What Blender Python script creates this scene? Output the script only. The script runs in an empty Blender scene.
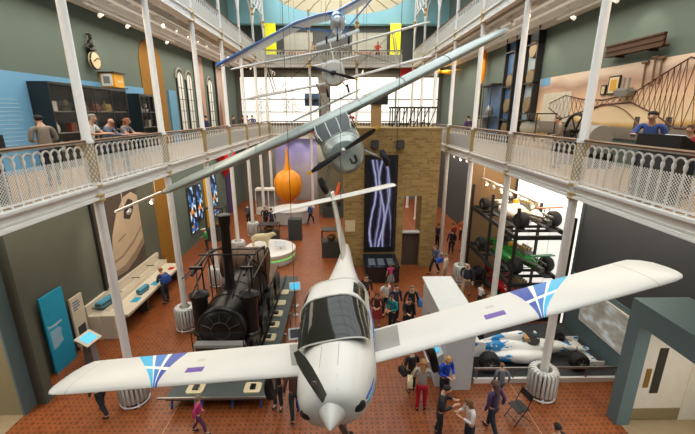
import bpy, math, random
from mathutils import Matrix, Vector, Euler
random.seed(7)
PI = math.pi
scene = bpy.context.scene
COL = scene.collection
R = math.radians

# ------------------------------------------------------------------ materials
def lin(c):
    if isinstance(c, str):
        c = c.lstrip('#'); c = [int(c[i:i+2], 16)/255 for i in (0, 2, 4)]
    return tuple((x/12.92 if x <= .04045 else ((x+.055)/1.055)**2.4) for x in c) + (1.0,)

class NT:
    """tiny helper around a node tree"""
    def __init__(s, name):
        s.m = bpy.data.materials.new(name); s.m.use_nodes = True
        s.t = s.m.node_tree; s.b = s.t.nodes['Principled BSDF']
    def n(s, kind, **kw):
        o = s.t.nodes.new(kind)
        for k, v in kw.items(): setattr(o, k, v)
        return o
    def l(s, a, b): s.t.links.new(a, b)
    def math(s, op, a, b=None, c=None):
        o = s.n('ShaderNodeMath', operation=op)
        for i, x in enumerate((a, b, c)):
            if x is None: continue
            if isinstance(x, (int, float)): o.inputs[i].default_value = x
            else: s.l(x, o.inputs[i])
        return o.outputs[0]
    def coord(s):
        tc = s.n('ShaderNodeTexCoord'); sp = s.n('ShaderNodeSeparateXYZ')
        s.l(tc.outputs['Object'], sp.inputs[0]); s.tc = tc
        return sp.outputs
    def mix(s, f, a, b):
        o = s.n('ShaderNodeMix', data_type='RGBA')
        for sock, x in ((o.inputs[0], f), (o.inputs[6], a), (o.inputs[7], b)):
            if isinstance(x, (int, float, tuple)): sock.default_value = x
            else: s.l(x, sock)
        return o.outputs[2]
    def noise(s, scale, detail=3, vec=None, stretch=None):
        o = s.n('ShaderNodeTexNoise'); o.inputs['Scale'].default_value = scale; o.inputs['Detail'].default_value = detail
        if stretch:
            mp = s.n('ShaderNodeMapping'); mp.inputs['Scale'].default_value = stretch
            tc = s.n('ShaderNodeTexCoord'); s.l(tc.outputs['Object'], mp.inputs[0]); s.l(mp.outputs[0], o.inputs['Vector'])
        else:
            tc = s.n('ShaderNodeTexCoord'); s.l(tc.outputs['Object'], o.inputs['Vector'])
        return o.outputs[0]
    def ramp(s, f, stops, interp='LINEAR'):
        o = s.n('ShaderNodeValToRGB'); o.color_ramp.interpolation = interp
        e = o.color_ramp.elements
        while len(e) < len(stops): e.new(.5)
        for i, (p, c) in enumerate(stops): e[i].position = p; e[i].color = lin(c)
        s.l(f, o.inputs[0]); return o.outputs[0]

_M = {}
def mat(name, col, rough=.5, metal=0., var=.08, scale=6., emit=0., spec=None, alpha=1., trans=0.):
    if name in _M: return _M[name]
    t = NT(name); c = lin(col)
    if var:
        f = t.noise(scale)
        a = tuple(max(0, x*(1-var)) for x in c[:3])+(1,); b = tuple(min(1, x*(1+var)) for x in c[:3])+(1,)
        t.l(t.mix(f, a, b), t.b.inputs['Base Color'])
    else: t.b.inputs['Base Color'].default_value = c
    t.b.inputs['Roughness'].default_value = rough; t.b.inputs['Metallic'].default_value = metal
    if spec is not None: t.b.inputs['Specular IOR Level'].default_value = spec
    if emit:
        t.b.inputs['Emission Color'].default_value = c; t.b.inputs['Emission Strength'].default_value = emit
    if alpha < 1: t.b.inputs['Alpha'].default_value = alpha
    if name == 'canopy_cloth':
        tr = t.n('ShaderNodeBsdfTranslucent'); tr.inputs[0].default_value = c; mx = t.n('ShaderNodeMixShader'); mx.inputs[0].default_value = .55; t.l(t.b.outputs[0], mx.inputs[1]); t.l(tr.outputs[0], mx.inputs[2]); t.l(mx.outputs[0], t.t.nodes['Material Output'].inputs[0])
    if trans: t.b.inputs['Transmission Weight'].default_value = trans
    _M[name] = t.m; return t.m

white_paint = mat('white_paint', '#e2dfd9', .4, var=.05)
white_iron = mat('white_iron', '#e6e3dc', .45, var=.06)
gold = mat('gold_paint', '#b59a62', .45, .15)
wood_rail = mat('wood_rail', '#5f4126', .45, var=.2, scale=9)
wall_green = mat('wall_green', '#60706a', .8, var=.06, scale=1.2)
wall_dark = mat('wall_dark', '#42464a', .8, var=.08, scale=1.2)
wall_olive = mat('wall_olive', '#585b50', .8, var=.08, scale=1.)
teal_grey = mat('teal_grey', '#5d7275', .7, var=.06)
wall_blue = mat('wall_blue', '#6ba5cf', .7, var=.05, scale=.7)
pale_blue = mat('pale_blue', '#92c3cc', .8, var=.05)
black_steel = mat('black_steel', '#2b2a29', .5, .3)
black = mat('black', '#121212', .5)
iron = mat('black_iron', '#201f1e', .3, .4, var=.3, scale=5)
iron_edge = mat('worn_iron_edge', '#4a443d', .4, .5)
iron_brown = mat('brown_iron', '#5e4531', .5, .25, var=.3, scale=4)
rubber = mat('rubber', '#191919', .75)
steel = mat('steel', '#9b9b98', .35, .8)
plane_white = mat('plane_white', '#d6d1c6', .3, var=.03, scale=3)
cream = mat('cream', '#d9c9a3', .6)
tan_wood = mat('tan_wood', '#b08d5e', .55, var=.18, scale=3)
bench_white = mat('bench_cream', '#d3c9b6', .5)
cyan = mat('cyan_panel', '#159ac2', .6, var=.08, scale=2)
cyan_screen = mat('cyan_screen', '#33b5e0', .3, emit=.5)
yellow_arch = mat('yellow_plaster', '#8f6412', .8, var=.12, scale=1.5)
yellow = mat('yellow', '#e8a916', .4)
bright_yellow = mat('bright_yellow', '#e6e21a', .6, emit=.15)
orange = mat('orange', '#ff9c14', .4)
red = mat('red', '#c1181c', .4)
green = mat('green', '#1f8a3a', .35)
grey_box = mat('grey_laminate', '#c2c4c3', .5, var=.04)
mid_grey = mat('mid_grey', '#8d8b88', .6)
dark_grey = mat('dark_grey', '#3d4040', .6)
carpet_beige = mat('carpet_beige', '#9c8768', .9, var=.15, scale=3)
backlit = mat('backlit_panel', '#fbf8f0', .6, emit=.75, var=0)
backlit_far = mat('backlit_far', '#fbf7ee', .6, emit=.85, var=0)
lamp_glow = mat('lamp_glow', '#ffdca0', .4, emit=12, var=0)
tint_glass = mat('tinted_glass', '#2c2b24', .06, var=.25, scale=1.5, spec=.45)
clear_glass = mat('clear_glass', '#101214', .03, var=0, alpha=.1, spec=.6)
bark_blue = mat('deep_blue', '#1f5fae', .35)

def floor_mat():
    t = NT('terracotta_tiles'); x, y, z = t.coord()
    S = 1/.156
    def cell(v): return t.math('ABSOLUTE', t.math('SUBTRACT', t.math('FRACT', t.math('MULTIPLY', v, S)), .5))
    cx, cy = cell(x), cell(y)
    d = t.math('ADD', cx, cy)
    dot = t.math('LESS_THAN', d, .23)
    joint = t.math('GREATER_THAN', t.math('MAXIMUM', cx, cy), .475)
    # tile tint per cell
    wn = t.n('ShaderNodeTexWhiteNoise', noise_dimensions='2D'); cmb = t.n('ShaderNodeCombineXYZ')
    t.l(t.math('FLOOR', t.math('MULTIPLY', x, S)), cmb.inputs[0]); t.l(t.math('FLOOR', t.math('MULTIPLY', y, S)), cmb.inputs[1])
    t.l(cmb.outputs[0], wn.inputs['Vector'])
    big = t.noise(.5, 2)
    base = t.ramp(t.math('ADD', t.math('MULTIPLY', wn.outputs[0], .5), t.math('MULTIPLY', big, .5)),
                  [(.2, '#7c411c'), (.55, '#8e4d22'), (.9, '#9b5a2c')])
    c = t.mix(joint, base, lin('#83402a')); c = t.mix(dot, c, lin('#3c2a24'))
    t.l(c, t.b.inputs['Base Color']); t.b.inputs['Roughness'].default_value = .38
    return t.m
def brick_mat():
    t = NT('yellow_brick'); tc = t.n('ShaderNodeTexCoord'); mp = t.n('ShaderNodeMapping')
    mp.inputs['Rotation'].default_value = (R(90), 0, 0); t.l(tc.outputs['Object'], mp.inputs[0])
    b = t.n('ShaderNodeTexBrick'); t.l(mp.outputs[0], b.inputs['Vector'])
    b.inputs['Scale'].default_value = 1; b.inputs['Brick Width'].default_value = .42; b.inputs['Row Height'].default_value = .14
    b.inputs['Mortar Size'].default_value = .014; b.inputs['Color1'].default_value = lin('#a5884f'); b.inputs['Color2'].default_value = lin('#876b3c')
    b.inputs['Mortar'].default_value = lin('#9a855e')
    wn = t.noise(7, 4)
    c = t.mix(t.math('GREATER_THAN', wn, .64), b.outputs[0], lin('#5b4a30'))
    t.l(c, t.b.inputs['Base Color']); t.b.inputs['Roughness'].default_value = .85
    return t.m
def wing_mat():
    """white wing skin with a printed fan of blues cut by white lines; object y = span, x = chord (leading edge 0)"""
    t = NT('wing_skin'); x, y, z = t.coord(); ay = t.math('ABSOLUTE', y)
    sweep = t.math('MULTIPLY', t.math('SUBTRACT', ay, .6), -.224/4.3)
    u = t.math('DIVIDE', t.math('SUBTRACT', sweep, x), .88); uc = t.math('MAXIMUM', u, 0)
    yin = t.math('SUBTRACT', 3.06, t.math('MULTIPLY', t.math('POWER', uc, 2), .12))
    w = t.math('ADD', .1, t.math('MULTIPLY', t.math('POWER', uc, 1.25), .9))
    s = t.math('DIVIDE', t.math('SUBTRACT', ay, yin), w)
    fan = t.math('MULTIPLY', t.math('GREATER_THAN', s, 0), t.math('LESS_THAN', s, 1))
    cols = t.ramp(s, [(0, '#24479c'), (.36, '#1e74bd'), (.68, '#2fb0d8')], 'CONSTANT')
    def near(v, c, d): return t.math('LESS_THAN', t.math('ABSOLUTE', t.math('SUBTRACT', v, c)), d)
    lines = t.math('MAXIMUM', near(s, .36, .045), t.math('MAXIMUM', near(s, .68, .035), near(u, t.math('ADD', .42, t.math('MULTIPLY', s, .12)), .045)))
    cols = t.mix(lines, cols, lin('#e9e5dc'))
    st = t.math('MULTIPLY', near(u, .32, .07), near(ay, 2.5, .16))
    emb = t.math('MULTIPLY', near(u, .62, .05), near(ay, 2.5, .07))
    seam = t.math('MULTIPLY', near(u, .8, .008), near(ay, 3.0, 1.8))
    tip = near(t.math('ADD', ay, t.math('MULTIPLY', u, .12)), 4.78, .008)
    walk = t.math('MULTIPLY', t.math('MULTIPLY', t.math('GREATER_THAN', u, .2), t.math('LESS_THAN', u, .93)), t.math('LESS_THAN', ay, t.math('SUBTRACT', .98, t.math('MULTIPLY', t.math('LESS_THAN', y, 0), t.math('MULTIPLY', t.math('SUBTRACT', 1, u), .25)))))
    f = t.noise(1.5, 4)
    c = t.mix(f, lin('#d0cbc0'), lin('#dad5ca'))
    c = t.mix(seam, c, lin('#d6d1c6')); c = t.mix(tip, c, lin('#b5b0a6'))
    c = t.mix(walk, c, lin('#948f86')); c = t.mix(st, c, lin('#6a4a98')); c = t.mix(emb, c, lin('#cbbcae'))
    c = t.mix(fan, c, cols)
    t.l(c, t.b.inputs['Base Color']); t.b.inputs['Roughness'].default_value = .3
    return t.m
def splash_mat(name, base, paint, thr=.6, scale=2.2, stretch=(1, 3, 3)):
    t = NT(name); f = t.noise(scale, 5, stretch=stretch)
    c = t.mix(t.math('GREATER_THAN', f, thr), lin(base), lin(paint)); t.l(c, t.b.inputs['Base Color'])
    t.b.inputs['Roughness'].default_value = .25; return t.m
def streak_mat():
    """video picture: pale vertical smoky streaks on black"""
    t = NT('video_picture'); x, y, z = t.coord(); out = None; nz = t.noise(2.2, 4)
    for k, (a, w, fr, ph, br) in enumerate(((-.42, .06, 1.3, .2, 1), (-.15, .07, 1.0, 1.3, .8), (.05, .06, 1.5, 2.4, 1), (.3, .07, 1.2, .5, .9), (.48, .05, .8, 3.2, .7))):
        c = t.math('ADD', a, t.math('MULTIPLY', t.math('SINE', t.math('ADD', t.math('MULTIPLY', z, fr), ph)), .16))
        d = t.math('ABSOLUTE', t.math('ADD', t.math('SUBTRACT', x, c), t.math('MULTIPLY', t.math('SUBTRACT', nz, .5), .12)))
        v = t.math('MULTIPLY', t.math('MAXIMUM', 0, t.math('SUBTRACT', 1, t.math('DIVIDE', d, w*2.0))), br)
        out = v if out is None else t.math('MAXIMUM', out, v)
    c = t.ramp(out, [(0, '#0c0c14'), (.45, '#4b4a78'), (1, '#c9c9e6')])
    t.b.inputs['Base Color'].default_value = (0.01, .01, .012, 1)
    t.l(c, t.b.inputs['Emission Color']); t.b.inputs['Emission Strength'].default_value = .6
    t.b.inputs['Roughness'].default_value = .2; return t.m
def swirl_mat():
    t = NT('screen_picture'); f = t.noise(1.6, 4, stretch=(1, 1.2, 2.5))
    c = t.ramp(f, [(.3, '#857b6b'), (.5, '#9f988a'), (.66, '#c3c6c2'), (.8, '#7fa3c0')])
    t.b.inputs['Base Color'].default_value = (.02, .02, .02, 1)
    t.l(c, t.b.inputs['Emission Color']); t.b.inputs['Emission Strength'].default_value = .55
    return t.m
def mural_mat():
    """printed landscape: warm sky, far shore, grey water (a flat print)"""
    t = NT('mural_print'); x, y, z = t.coord(); f = t.noise(.7, 4, stretch=(1, .5, 1.6))
    h = t.math('ADD', z, t.math('MULTIPLY', t.math('SUBTRACT', f, .5), .9))
    c = t.ramp(t.math('DIVIDE', h, 2.4), [(.0, '#6d655c'), (.2, '#837a70'), (.235, '#c99f52'), (.3, '#e5cfa6'), (.62, '#d9b597'), (.8, '#a98b78'), (.95, '#d8c6b4')])
    t.l(c, t.b.inputs['Base Color']); t.b.inputs['Roughness'].default_value = .7; return t.m
def stained_mat():
    t = NT('stained_glass_print'); v = t.n('ShaderNodeTexVoronoi'); tc = t.n('ShaderNodeTexCoord'); t.l(tc.outputs['Object'], v.inputs['Vector'])
    v.inputs['Scale'].default_value = 3.2
    sp = t.n('ShaderNodeSeparateColor'); t.l(v.outputs['Color'], sp.inputs[0])
    c = t.ramp(sp.outputs[0], [(0, '#101c30'), (.3, '#2764b0'), (.55, '#9cc4e6'), (.72, '#f0f4f8'), (.88, '#d8893a'), (.94, '#16243c')], 'CONSTANT')
    t.l(c, t.b.inputs['Base Color']); t.l(c, t.b.inputs['Emission Color']); t.b.inputs['Emission Strength'].default_value = .45
    return t.m
def lit_wall_mat():
    """far wall panel: purple and pale projected light put into the colour"""
    t = NT('projected_purple'); x, y, z = t.coord(); f = t.noise(.5, 3)
    c = t.ramp(t.math('ADD', t.math('MULTIPLY', z, .14), t.math('MULTIPLY', f, .4)), [(.2, '#85817f'), (.5, '#a59c9f'), (.75, '#7d7799'), (1, '#5a5788')])
    t.l(c, t.b.inputs['Base Color']); return t.m
M_floor, M_brick, M_wing = floor_mat(), brick_mat(), wing_mat()
M_stream, M_swirl, M_mural, M_stained, M_purple = streak_mat(), swirl_mat(), mural_mat(), stained_mat(), lit_wall_mat()

# ------------------------------------------------------------------ mesh builder
class MB:
    def __init__(s, M=None): s.v = []; s.f = []; s.M = M or Matrix.Identity(4); s.S = None
    def add(s, vs, fs):
        o = len(s.v); s.v += [tuple(s.M @ Vector(p)) for p in vs]; s.f += [tuple(i+o for i in f) for f in fs]; return s
    def box(s, c, d, rot=None):
        x, y, z = (k/2 for k in d); m = Matrix.Translation(c) @ (rot.to_4x4() if rot else Matrix.Identity(4))
        vs = [m @ Vector((a*x, b*y, e*z)) for a in (-1, 1) for b in (-1, 1) for e in (-1, 1)]
        return s.add(vs, [(0, 1, 3, 2), (4, 6, 7, 5), (0, 4, 5, 1), (2, 3, 7, 6), (0, 2, 6, 4), (1, 5, 7, 3)])
    def bb(s, a, b): return s.box([(p+q)/2 for p, q in zip(a, b)], [abs(q-p) for p, q in zip(a, b)])
    def loft(s, rings, caps=True, closed=True):
        n = len(rings[0]); vs = [p for r in rings for p in r]; fs = []
        for i in range(len(rings)-1):
            for j in range(n if closed else n-1):
                k = (j+1) % n; fs.append((i*n+j, i*n+k, (i+1)*n+k, (i+1)*n+j))
        if caps: fs += [tuple(range(n))[::-1], tuple(range((len(rings)-1)*n, len(rings)*n))]
        return s.add(vs, fs)
    def cyl(s, p0, p1, r0, r1=None, n=12):
        p0, p1 = Vector(p0), Vector(p1); d = (p1-p0)
        q = d.to_track_quat('Z', 'Y').to_matrix(); r1 = r0 if r1 is None else r1
        rg = [[p + q @ Vector((r*math.cos(2*PI*k/n), r*math.sin(2*PI*k/n), 0)) for k in range(n)] for p, r in ((p0, r0), (p1, r1))]
        return s.loft(rg)
    def tube(s, pts, r, n=6, loop=False):
        pts = [Vector(p) for p in pts]; rg = []; N = len(pts)
        for i, p in enumerate(pts):
            a = pts[(i-1) % N] if (loop or i) else p; b = pts[(i+1) % N] if (loop or i < N-1) else p
            q = (b-a).to_track_quat('Z', 'Y').to_matrix()
            rg.append([p + q @ Vector((r*math.cos(2*PI*k/n), r*math.sin(2*PI*k/n), 0)) for k in range(n)])
        if loop: rg.append(rg[0])
        return s.loft(rg, caps=not loop)
    def lathe(s, prof, n=16, o=(0, 0, 0), axis='Z', caps=True):
        rg = []
        for r, z in prof:
            ring = []
            for k in range(n):
                a = 2*PI*k/n; p = (r*math.cos(a), r*math.sin(a), z)
                if axis == 'X': p = (p[2], p[0], p[1])
                if axis == 'Y': p = (p[1], p[2], p[0])
                ring.append((p[0]+o[0], p[1]+o[1], p[2]+o[2]))
            rg.append(ring)
        return s.loft(rg, caps)
    def sph(s, c, r, nu=12, nv=8):
        if not hasattr(r, '__len__'): r = (r, r, r)
        rg = []
        for i in range(nv+1):
            t = PI*i/nv; t = min(max(t, .02), PI-.02)
            rg.append([(c[0]+r[0]*math.sin(t)*math.cos(2*PI*k/nu), c[1]+r[1]*math.sin(t)*math.sin(2*PI*k/nu), c[2]-r[2]*math.cos(t)) for k in range(nu)])
        return s.loft(rg)
    def torus(s, c, R0, r, axis='Z', n=20, m=6, a0=0, a1=2*PI):
        full = abs(a1-a0-2*PI) < 1e-6; pts = []
        for k in range(n if full else n+1):
            a = a0+(a1-a0)*k/n; x, y = R0*math.cos(a), R0*math.sin(a)
            p = {'Z': (x, y, 0), 'X': (0, x, y), 'Y': (x, 0, y)}[axis]
            pts.append((c[0]+p[0], c[1]+p[1], c[2]+p[2]))
        return s.tube(pts, r, m, loop=full)
    def prism(s, poly, a, b, axis='Z'):
        """extrude a 2D outline along an axis; axis X: (y,z), Y: (x,z), Z: (x,y)"""
        def P(p, h): return {'Z': (p[0], p[1], h), 'X': (h, p[0], p[1]), 'Y': (p[0], h, p[1])}[axis]
        return s.loft([[P(p, a) for p in poly], [P(p, b) for p in poly]])
    def build(s, name, m, parent=None, smooth=True, ang=40):
        me = bpy.data.meshes.new(name); me.from_pydata(s.v, [], s.f); me.update()
        import bmesh
        bm = bmesh.new(); bm.from_mesh(me); bmesh.ops.recalc_face_normals(bm, faces=bm.faces); bm.to_mesh(me); bm.free()
        if smooth:
            for p in me.polygons: p.use_smooth = True
            me.set_sharp_from_angle(angle=R(ang))
        me.materials.append(m); o = bpy.data.objects.new(name, me); COL.objects.link(o)
        if parent: o.parent = parent
        return o

def tag(o, label, cat, group=None, kind=None):
    o['label'] = label; o['category'] = cat
    if group: o['group'] = group
    if kind: o['kind'] = kind
    return o
def thing(name, label, cat, loc=(0, 0, 0), rz=0, group=None, mtx=None):
    o = bpy.data.objects.new(name, None); COL.objects.link(o); o.empty_display_size = .1
    if mtx is not None: o.matrix_world = mtx
    else: o.location = loc; o.rotation_euler = (0, 0, rz)
    return tag(o, label, cat, group)
def struct(name, mb, m, smooth=False):
    o = mb.build(name, m, None, smooth); o['kind'] = 'structure'; return o
def copy_tree(o, parent=None):
    c = o.copy(); COL.objects.link(c)
    if parent: c.parent = parent
    for ch in list(o.children): copy_tree(ch, c)
    return c
def again(src, label, loc, rz=0):
    c = copy_tree(src); c.location = loc; c.rotation_euler = (0, 0, rz); c['label'] = label; return c
def words_mesh(txt, size, m, parent, mtx, name='lettering', ext=.002):
    cu = bpy.data.curves.new(name, 'FONT'); cu.body = txt; cu.size = size; cu.extrude = ext
    t = bpy.data.objects.new('tmp', cu); COL.objects.link(t); dg = bpy.context.evaluated_depsgraph_get()
    me = bpy.data.meshes.new_from_object(t.evaluated_get(dg)); bpy.data.objects.remove(t)
    me.name = name; me.materials.clear(); me.materials.append(m)
    o = bpy.data.objects.new(name, me); COL.objects.link(o)
    if parent: o.parent = parent
    o.matrix_local = mtx; return o
def superring(x, y0, z0, hw, up, dn=None, n=20, e=2.4):
    dn = up if dn is None else dn; out = []
    for k in range(n):
        a = 2*PI*k/n; c, s_ = math.cos(a), math.sin(a)
        yy = math.copysign(abs(c)**(2/e), c)*hw; zz = math.copysign(abs(s_)**(2/e), s_)*(up if s_ > 0 else dn)
        out.append((x, y0+yy, z0+zz))
    return out
# ------------------------------------------------------------------ people: bodies grown from jointed skeletons
SK = {}
def skin_mesh(verts, edges, radii, root, sub=1):
    me = bpy.data.meshes.new('sk'); me.from_pydata(verts, edges, []); o = bpy.data.objects.new('sk', me); COL.objects.link(o)
    md = o.modifiers.new('s', 'SKIN'); md.use_smooth_shade = True; md.branch_smoothing = .4
    for i, sv in enumerate(me.skin_vertices[0].data):
        r = radii[i]; sv.radius = r if hasattr(r, '__len__') else (r, r); sv.use_root = (i == root)
    if sub:
        m2 = o.modifiers.new('u', 'SUBSURF'); m2.levels = sub; m2.render_levels = sub
    dg = bpy.context.evaluated_depsgraph_get()
    out = bpy.data.meshes.new_from_object(o.evaluated_get(dg)); bpy.data.objects.remove(o); bpy.data.meshes.remove(me)
    for p in out.polygons: p.use_smooth = True
    return out
class Sk:
    def __init__(s): s.v = []; s.e = []; s.r = []
    def p(s, co, r, par=None):
        s.v.append(tuple(co)); s.r.append(r); i = len(s.v)-1
        if par is not None: s.e.append((par, i))
        return i
    def mesh(s, root=0, sub=1): return skin_mesh(s.v, s.e, s.r, root, sub)

ARMS = {  # elbow and wrist offsets from the shoulder: (side out, forward, up)
 'down': ((.07, -.03, -.29), (.08, .04, -.54)),
 'rail': ((.06, .14, -.2), (-.04, .38, -.19)),
 'front': ((.07, .0, -.28), (-.07, .2, -.32)),
 'phone': ((.06, .05, -.27), (-.06, .25, -.17)),
 'swing': ((.08, -.12, -.26), (.07, -.08, -.5)),
 'reach': ((.05, .17, -.2), (.0, .42, -.16)),
}
def joints(pose):
    """2 m-free skeleton of a 1.75 m adult, forward = +Y; pose = (arm right, arm left, legs, torso lean deg, head drop)"""
    ar, al, legs, lean, drop = pose
    J = {}; ca, sa = math.cos(R(lean)), math.sin(R(lean))
    def up(x, y, z):  # lean the torso forward about the hips
        dz = z-.93; return (x, y*ca+dz*sa, .93+dz*ca-y*sa)
    J['pel'] = (0, 0, .93); J['waist'] = up(0, .01, 1.08); J['chest'] = up(0, 0, 1.30); J['nb'] = up(0, -.01, 1.45)
    J['neck'] = up(0, .015, 1.53); J['jaw'] = up(0, .05+drop*.5, 1.585-drop*.2); J['face'] = up(0, .045+drop, 1.645-drop*.3); J['top'] = up(0, .02+drop*1.1, 1.725-drop*.4)
    J['nose'] = up(0, .135+drop*1.2, 1.63-drop*.7)
    for s_, nm, a in ((1, 'R', ar), (-1, 'L', al)):
        sh = up(s_*.175, -.005, 1.425); J['sh'+nm] = sh
        for key, off in zip(('el', 'wr'), ARMS[a]): J[key+nm] = (sh[0]+s_*off[0], sh[1]+off[1], sh[2]+off[2])
        st = {'stand': 0, 'walk': .2*s_, 'part': .02*s_}[legs]
        J['hip'+nm] = (s_*.085, 0, .88)
        J['kn'+nm] = (s_*.095, st*.6+.02, .49); J['an'+nm] = (s_*.1, st-.02-(.04 if st < 0 else 0), .085+(.05 if st < -.1 else 0)); J['toe'+nm] = (s_*.12, J['an'+nm][1]+.15, .035)
    return J
def body_meshes(pose, female, sleeve, low):
    key = (pose, female, sleeve, low)
    if key in SK: return SK[key]
    J = joints(pose); V = Vector
    s = Sk(); pel = s.p(J['pel'], (.12, .09)); w = s.p(J['waist'], (.10, .075), pel); c = s.p(J['chest'], (.125, .085), w)
    nb = s.p(J['nb'], (.075, .06), c); nk = s.p(J['neck'], (.05, .053), nb); jw = s.p(J['jaw'], (.055, .07), nk); fc = s.p(J['face'], (.07, .092), jw); s.p(J['top'], (.05, .065), fc)
    s.p(J['nose'], .012, fc)
    for nm, sd in (('R', 1), ('L', -1)):
        s.p((J['face'][0]+sd*.085, J['face'][1]-.01, J['face'][2]), .014, fc)
        sh = s.p(J['sh'+nm], .055, nb); e1 = s.p(J['el'+nm], .037, sh); wr = s.p(J['wr'+nm], (.022, .026), e1)
        d = (V(J['wr'+nm])-V(J['el'+nm])).normalized(); side = V((sd*-1, 0, 0)); side = (side-d*side.dot(d)).normalized(); nrm = d.cross(side)
        W = V(J['wr'+nm]); pm = s.p(W+d*.06, (.03, .016), wr)
        for k, (off, ln) in enumerate(((-.027, .065), (-.009, .078), (.009, .072), (.027, .055))):
            b = s.p(W+d*.09+side*off, .0095, pm); m = s.p(W+d*(.09+ln*.55)+side*off*1.1-nrm*.006, .0085, b); s.p(W+d*(.09+ln)+side*off*1.1-nrm*.022, .007, m)
        t1 = s.p(W+d*.045+side*.04, .011, wr); s.p(W+d*.085+side*.052-nrm*.012, .009, t1)
        h = s.p(J['hip'+nm], (.078, .08), pel); k = s.p(J['kn'+nm], .05, h); a = s.p(J['an'+nm], .036, k); s.p(J['toe'+nm], (.033, .026), a)
    body = s.mesh(pel)
    s = Sk(); pe = s.p(V(J['pel'])+V((0, 0, -.04)), (.155, .118) if female else (.16, .12)); w = s.p(J['waist'], (.125, .098) if female else (.15, .11), pe); c = s.p(J['chest'], (.155, .12), w); nb = s.p(J['nb'], (.095, .075), c)
    s.p(V(J['nb']).lerp(V(J['neck']), .55), (.07, .068), nb)
    for nm in 'RL':
        sh = s.p(J['sh'+nm], .066, nb); E_ = V(J['el'+nm])
        if sleeve == 'short': s.p(V(J['sh'+nm]).lerp(E_, .65), .056, sh)
        else:
            e1 = s.p(E_, .048, sh); s.p(E_.lerp(V(J['wr'+nm]), .93), .04, e1)
    top = s.mesh(pe)
    if low == 'trousers':
        s = Sk(); pe = s.p(V(J['pel'])+V((0, 0, .06)), (.14, .11)); h0 = s.p(V(J['pel'])+V((0, 0, -.05)), (.15, .115), pe)
        for nm in 'RL':
            h = s.p(V(J['hip'+nm])+V((0, 0, -.06)), (.095, .1), h0); k = s.p(J['kn'+nm], .066, h); s.p(V(J['an'+nm]).lerp(V(J['kn'+nm]), .06), .055, k)
        lowm = s.mesh(pe)
    else:
        mb = MB(); mb.lathe([(.12, 1.02), (.15, .92), (.2, .75), (.24, .52), (.23, .52), (.1, .9)], 18); o = mb.build('skirt', black); lowm = o.data; bpy.data.objects.remove(o)
    shoes = []
    for nm in 'RL':
        s = Sk(); A = V(J['an'+nm]); T = V(J['toe'+nm]); a = s.p(A+V((0, -.03, -.02)), (.045, .05)); b = s.p(A.lerp(T, .5)+V((0, 0, -.01)), (.045, .042), a); s.p(T+V((0, .02, 0)), (.04, .03), b); shoes.append(s.mesh(a))
    SK[key] = (body, top, lowm, shoes, J); return SK[key]
HAIR = {}
def hair_mesh(J, kind, key):
    k = (kind, key)
    if k in HAIR: return HAIR[k]
    V = Vector; f, t = V(J['face']), V(J['top'])
    s = Sk(); a = s.p(f+V((0, -.05, -.035)), (.078, .07)); a2 = s.p(f+V((0, -.035, .02)), (.09, .092), a); b = s.p(f+V((0, -.018, .065)), (.09, .104), a2); tt = s.p(t+V((0, -.008, .005)), (.068, .08), b); s.p(t+V((0, -.008, .03)), (.035, .04), tt)
    if kind == 'long':
        c = s.p(f+V((0, -.095, -.12)), (.095, .055), a); d = s.p(f+V((0, -.14, -.24)), (.09, .045), c); s.p(f+V((0, -.15, -.34)), (.07, .03), d)
    HAIR[k] = s.mesh(a); return HAIR[k]
def cloth(name, col): return mat('cloth_'+name, col, .85, var=.18, scale=14)
SKIN = [mat('skin_light', '#c99a7c', .6), mat('skin_tan', '#b07f60', .6)]
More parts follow.
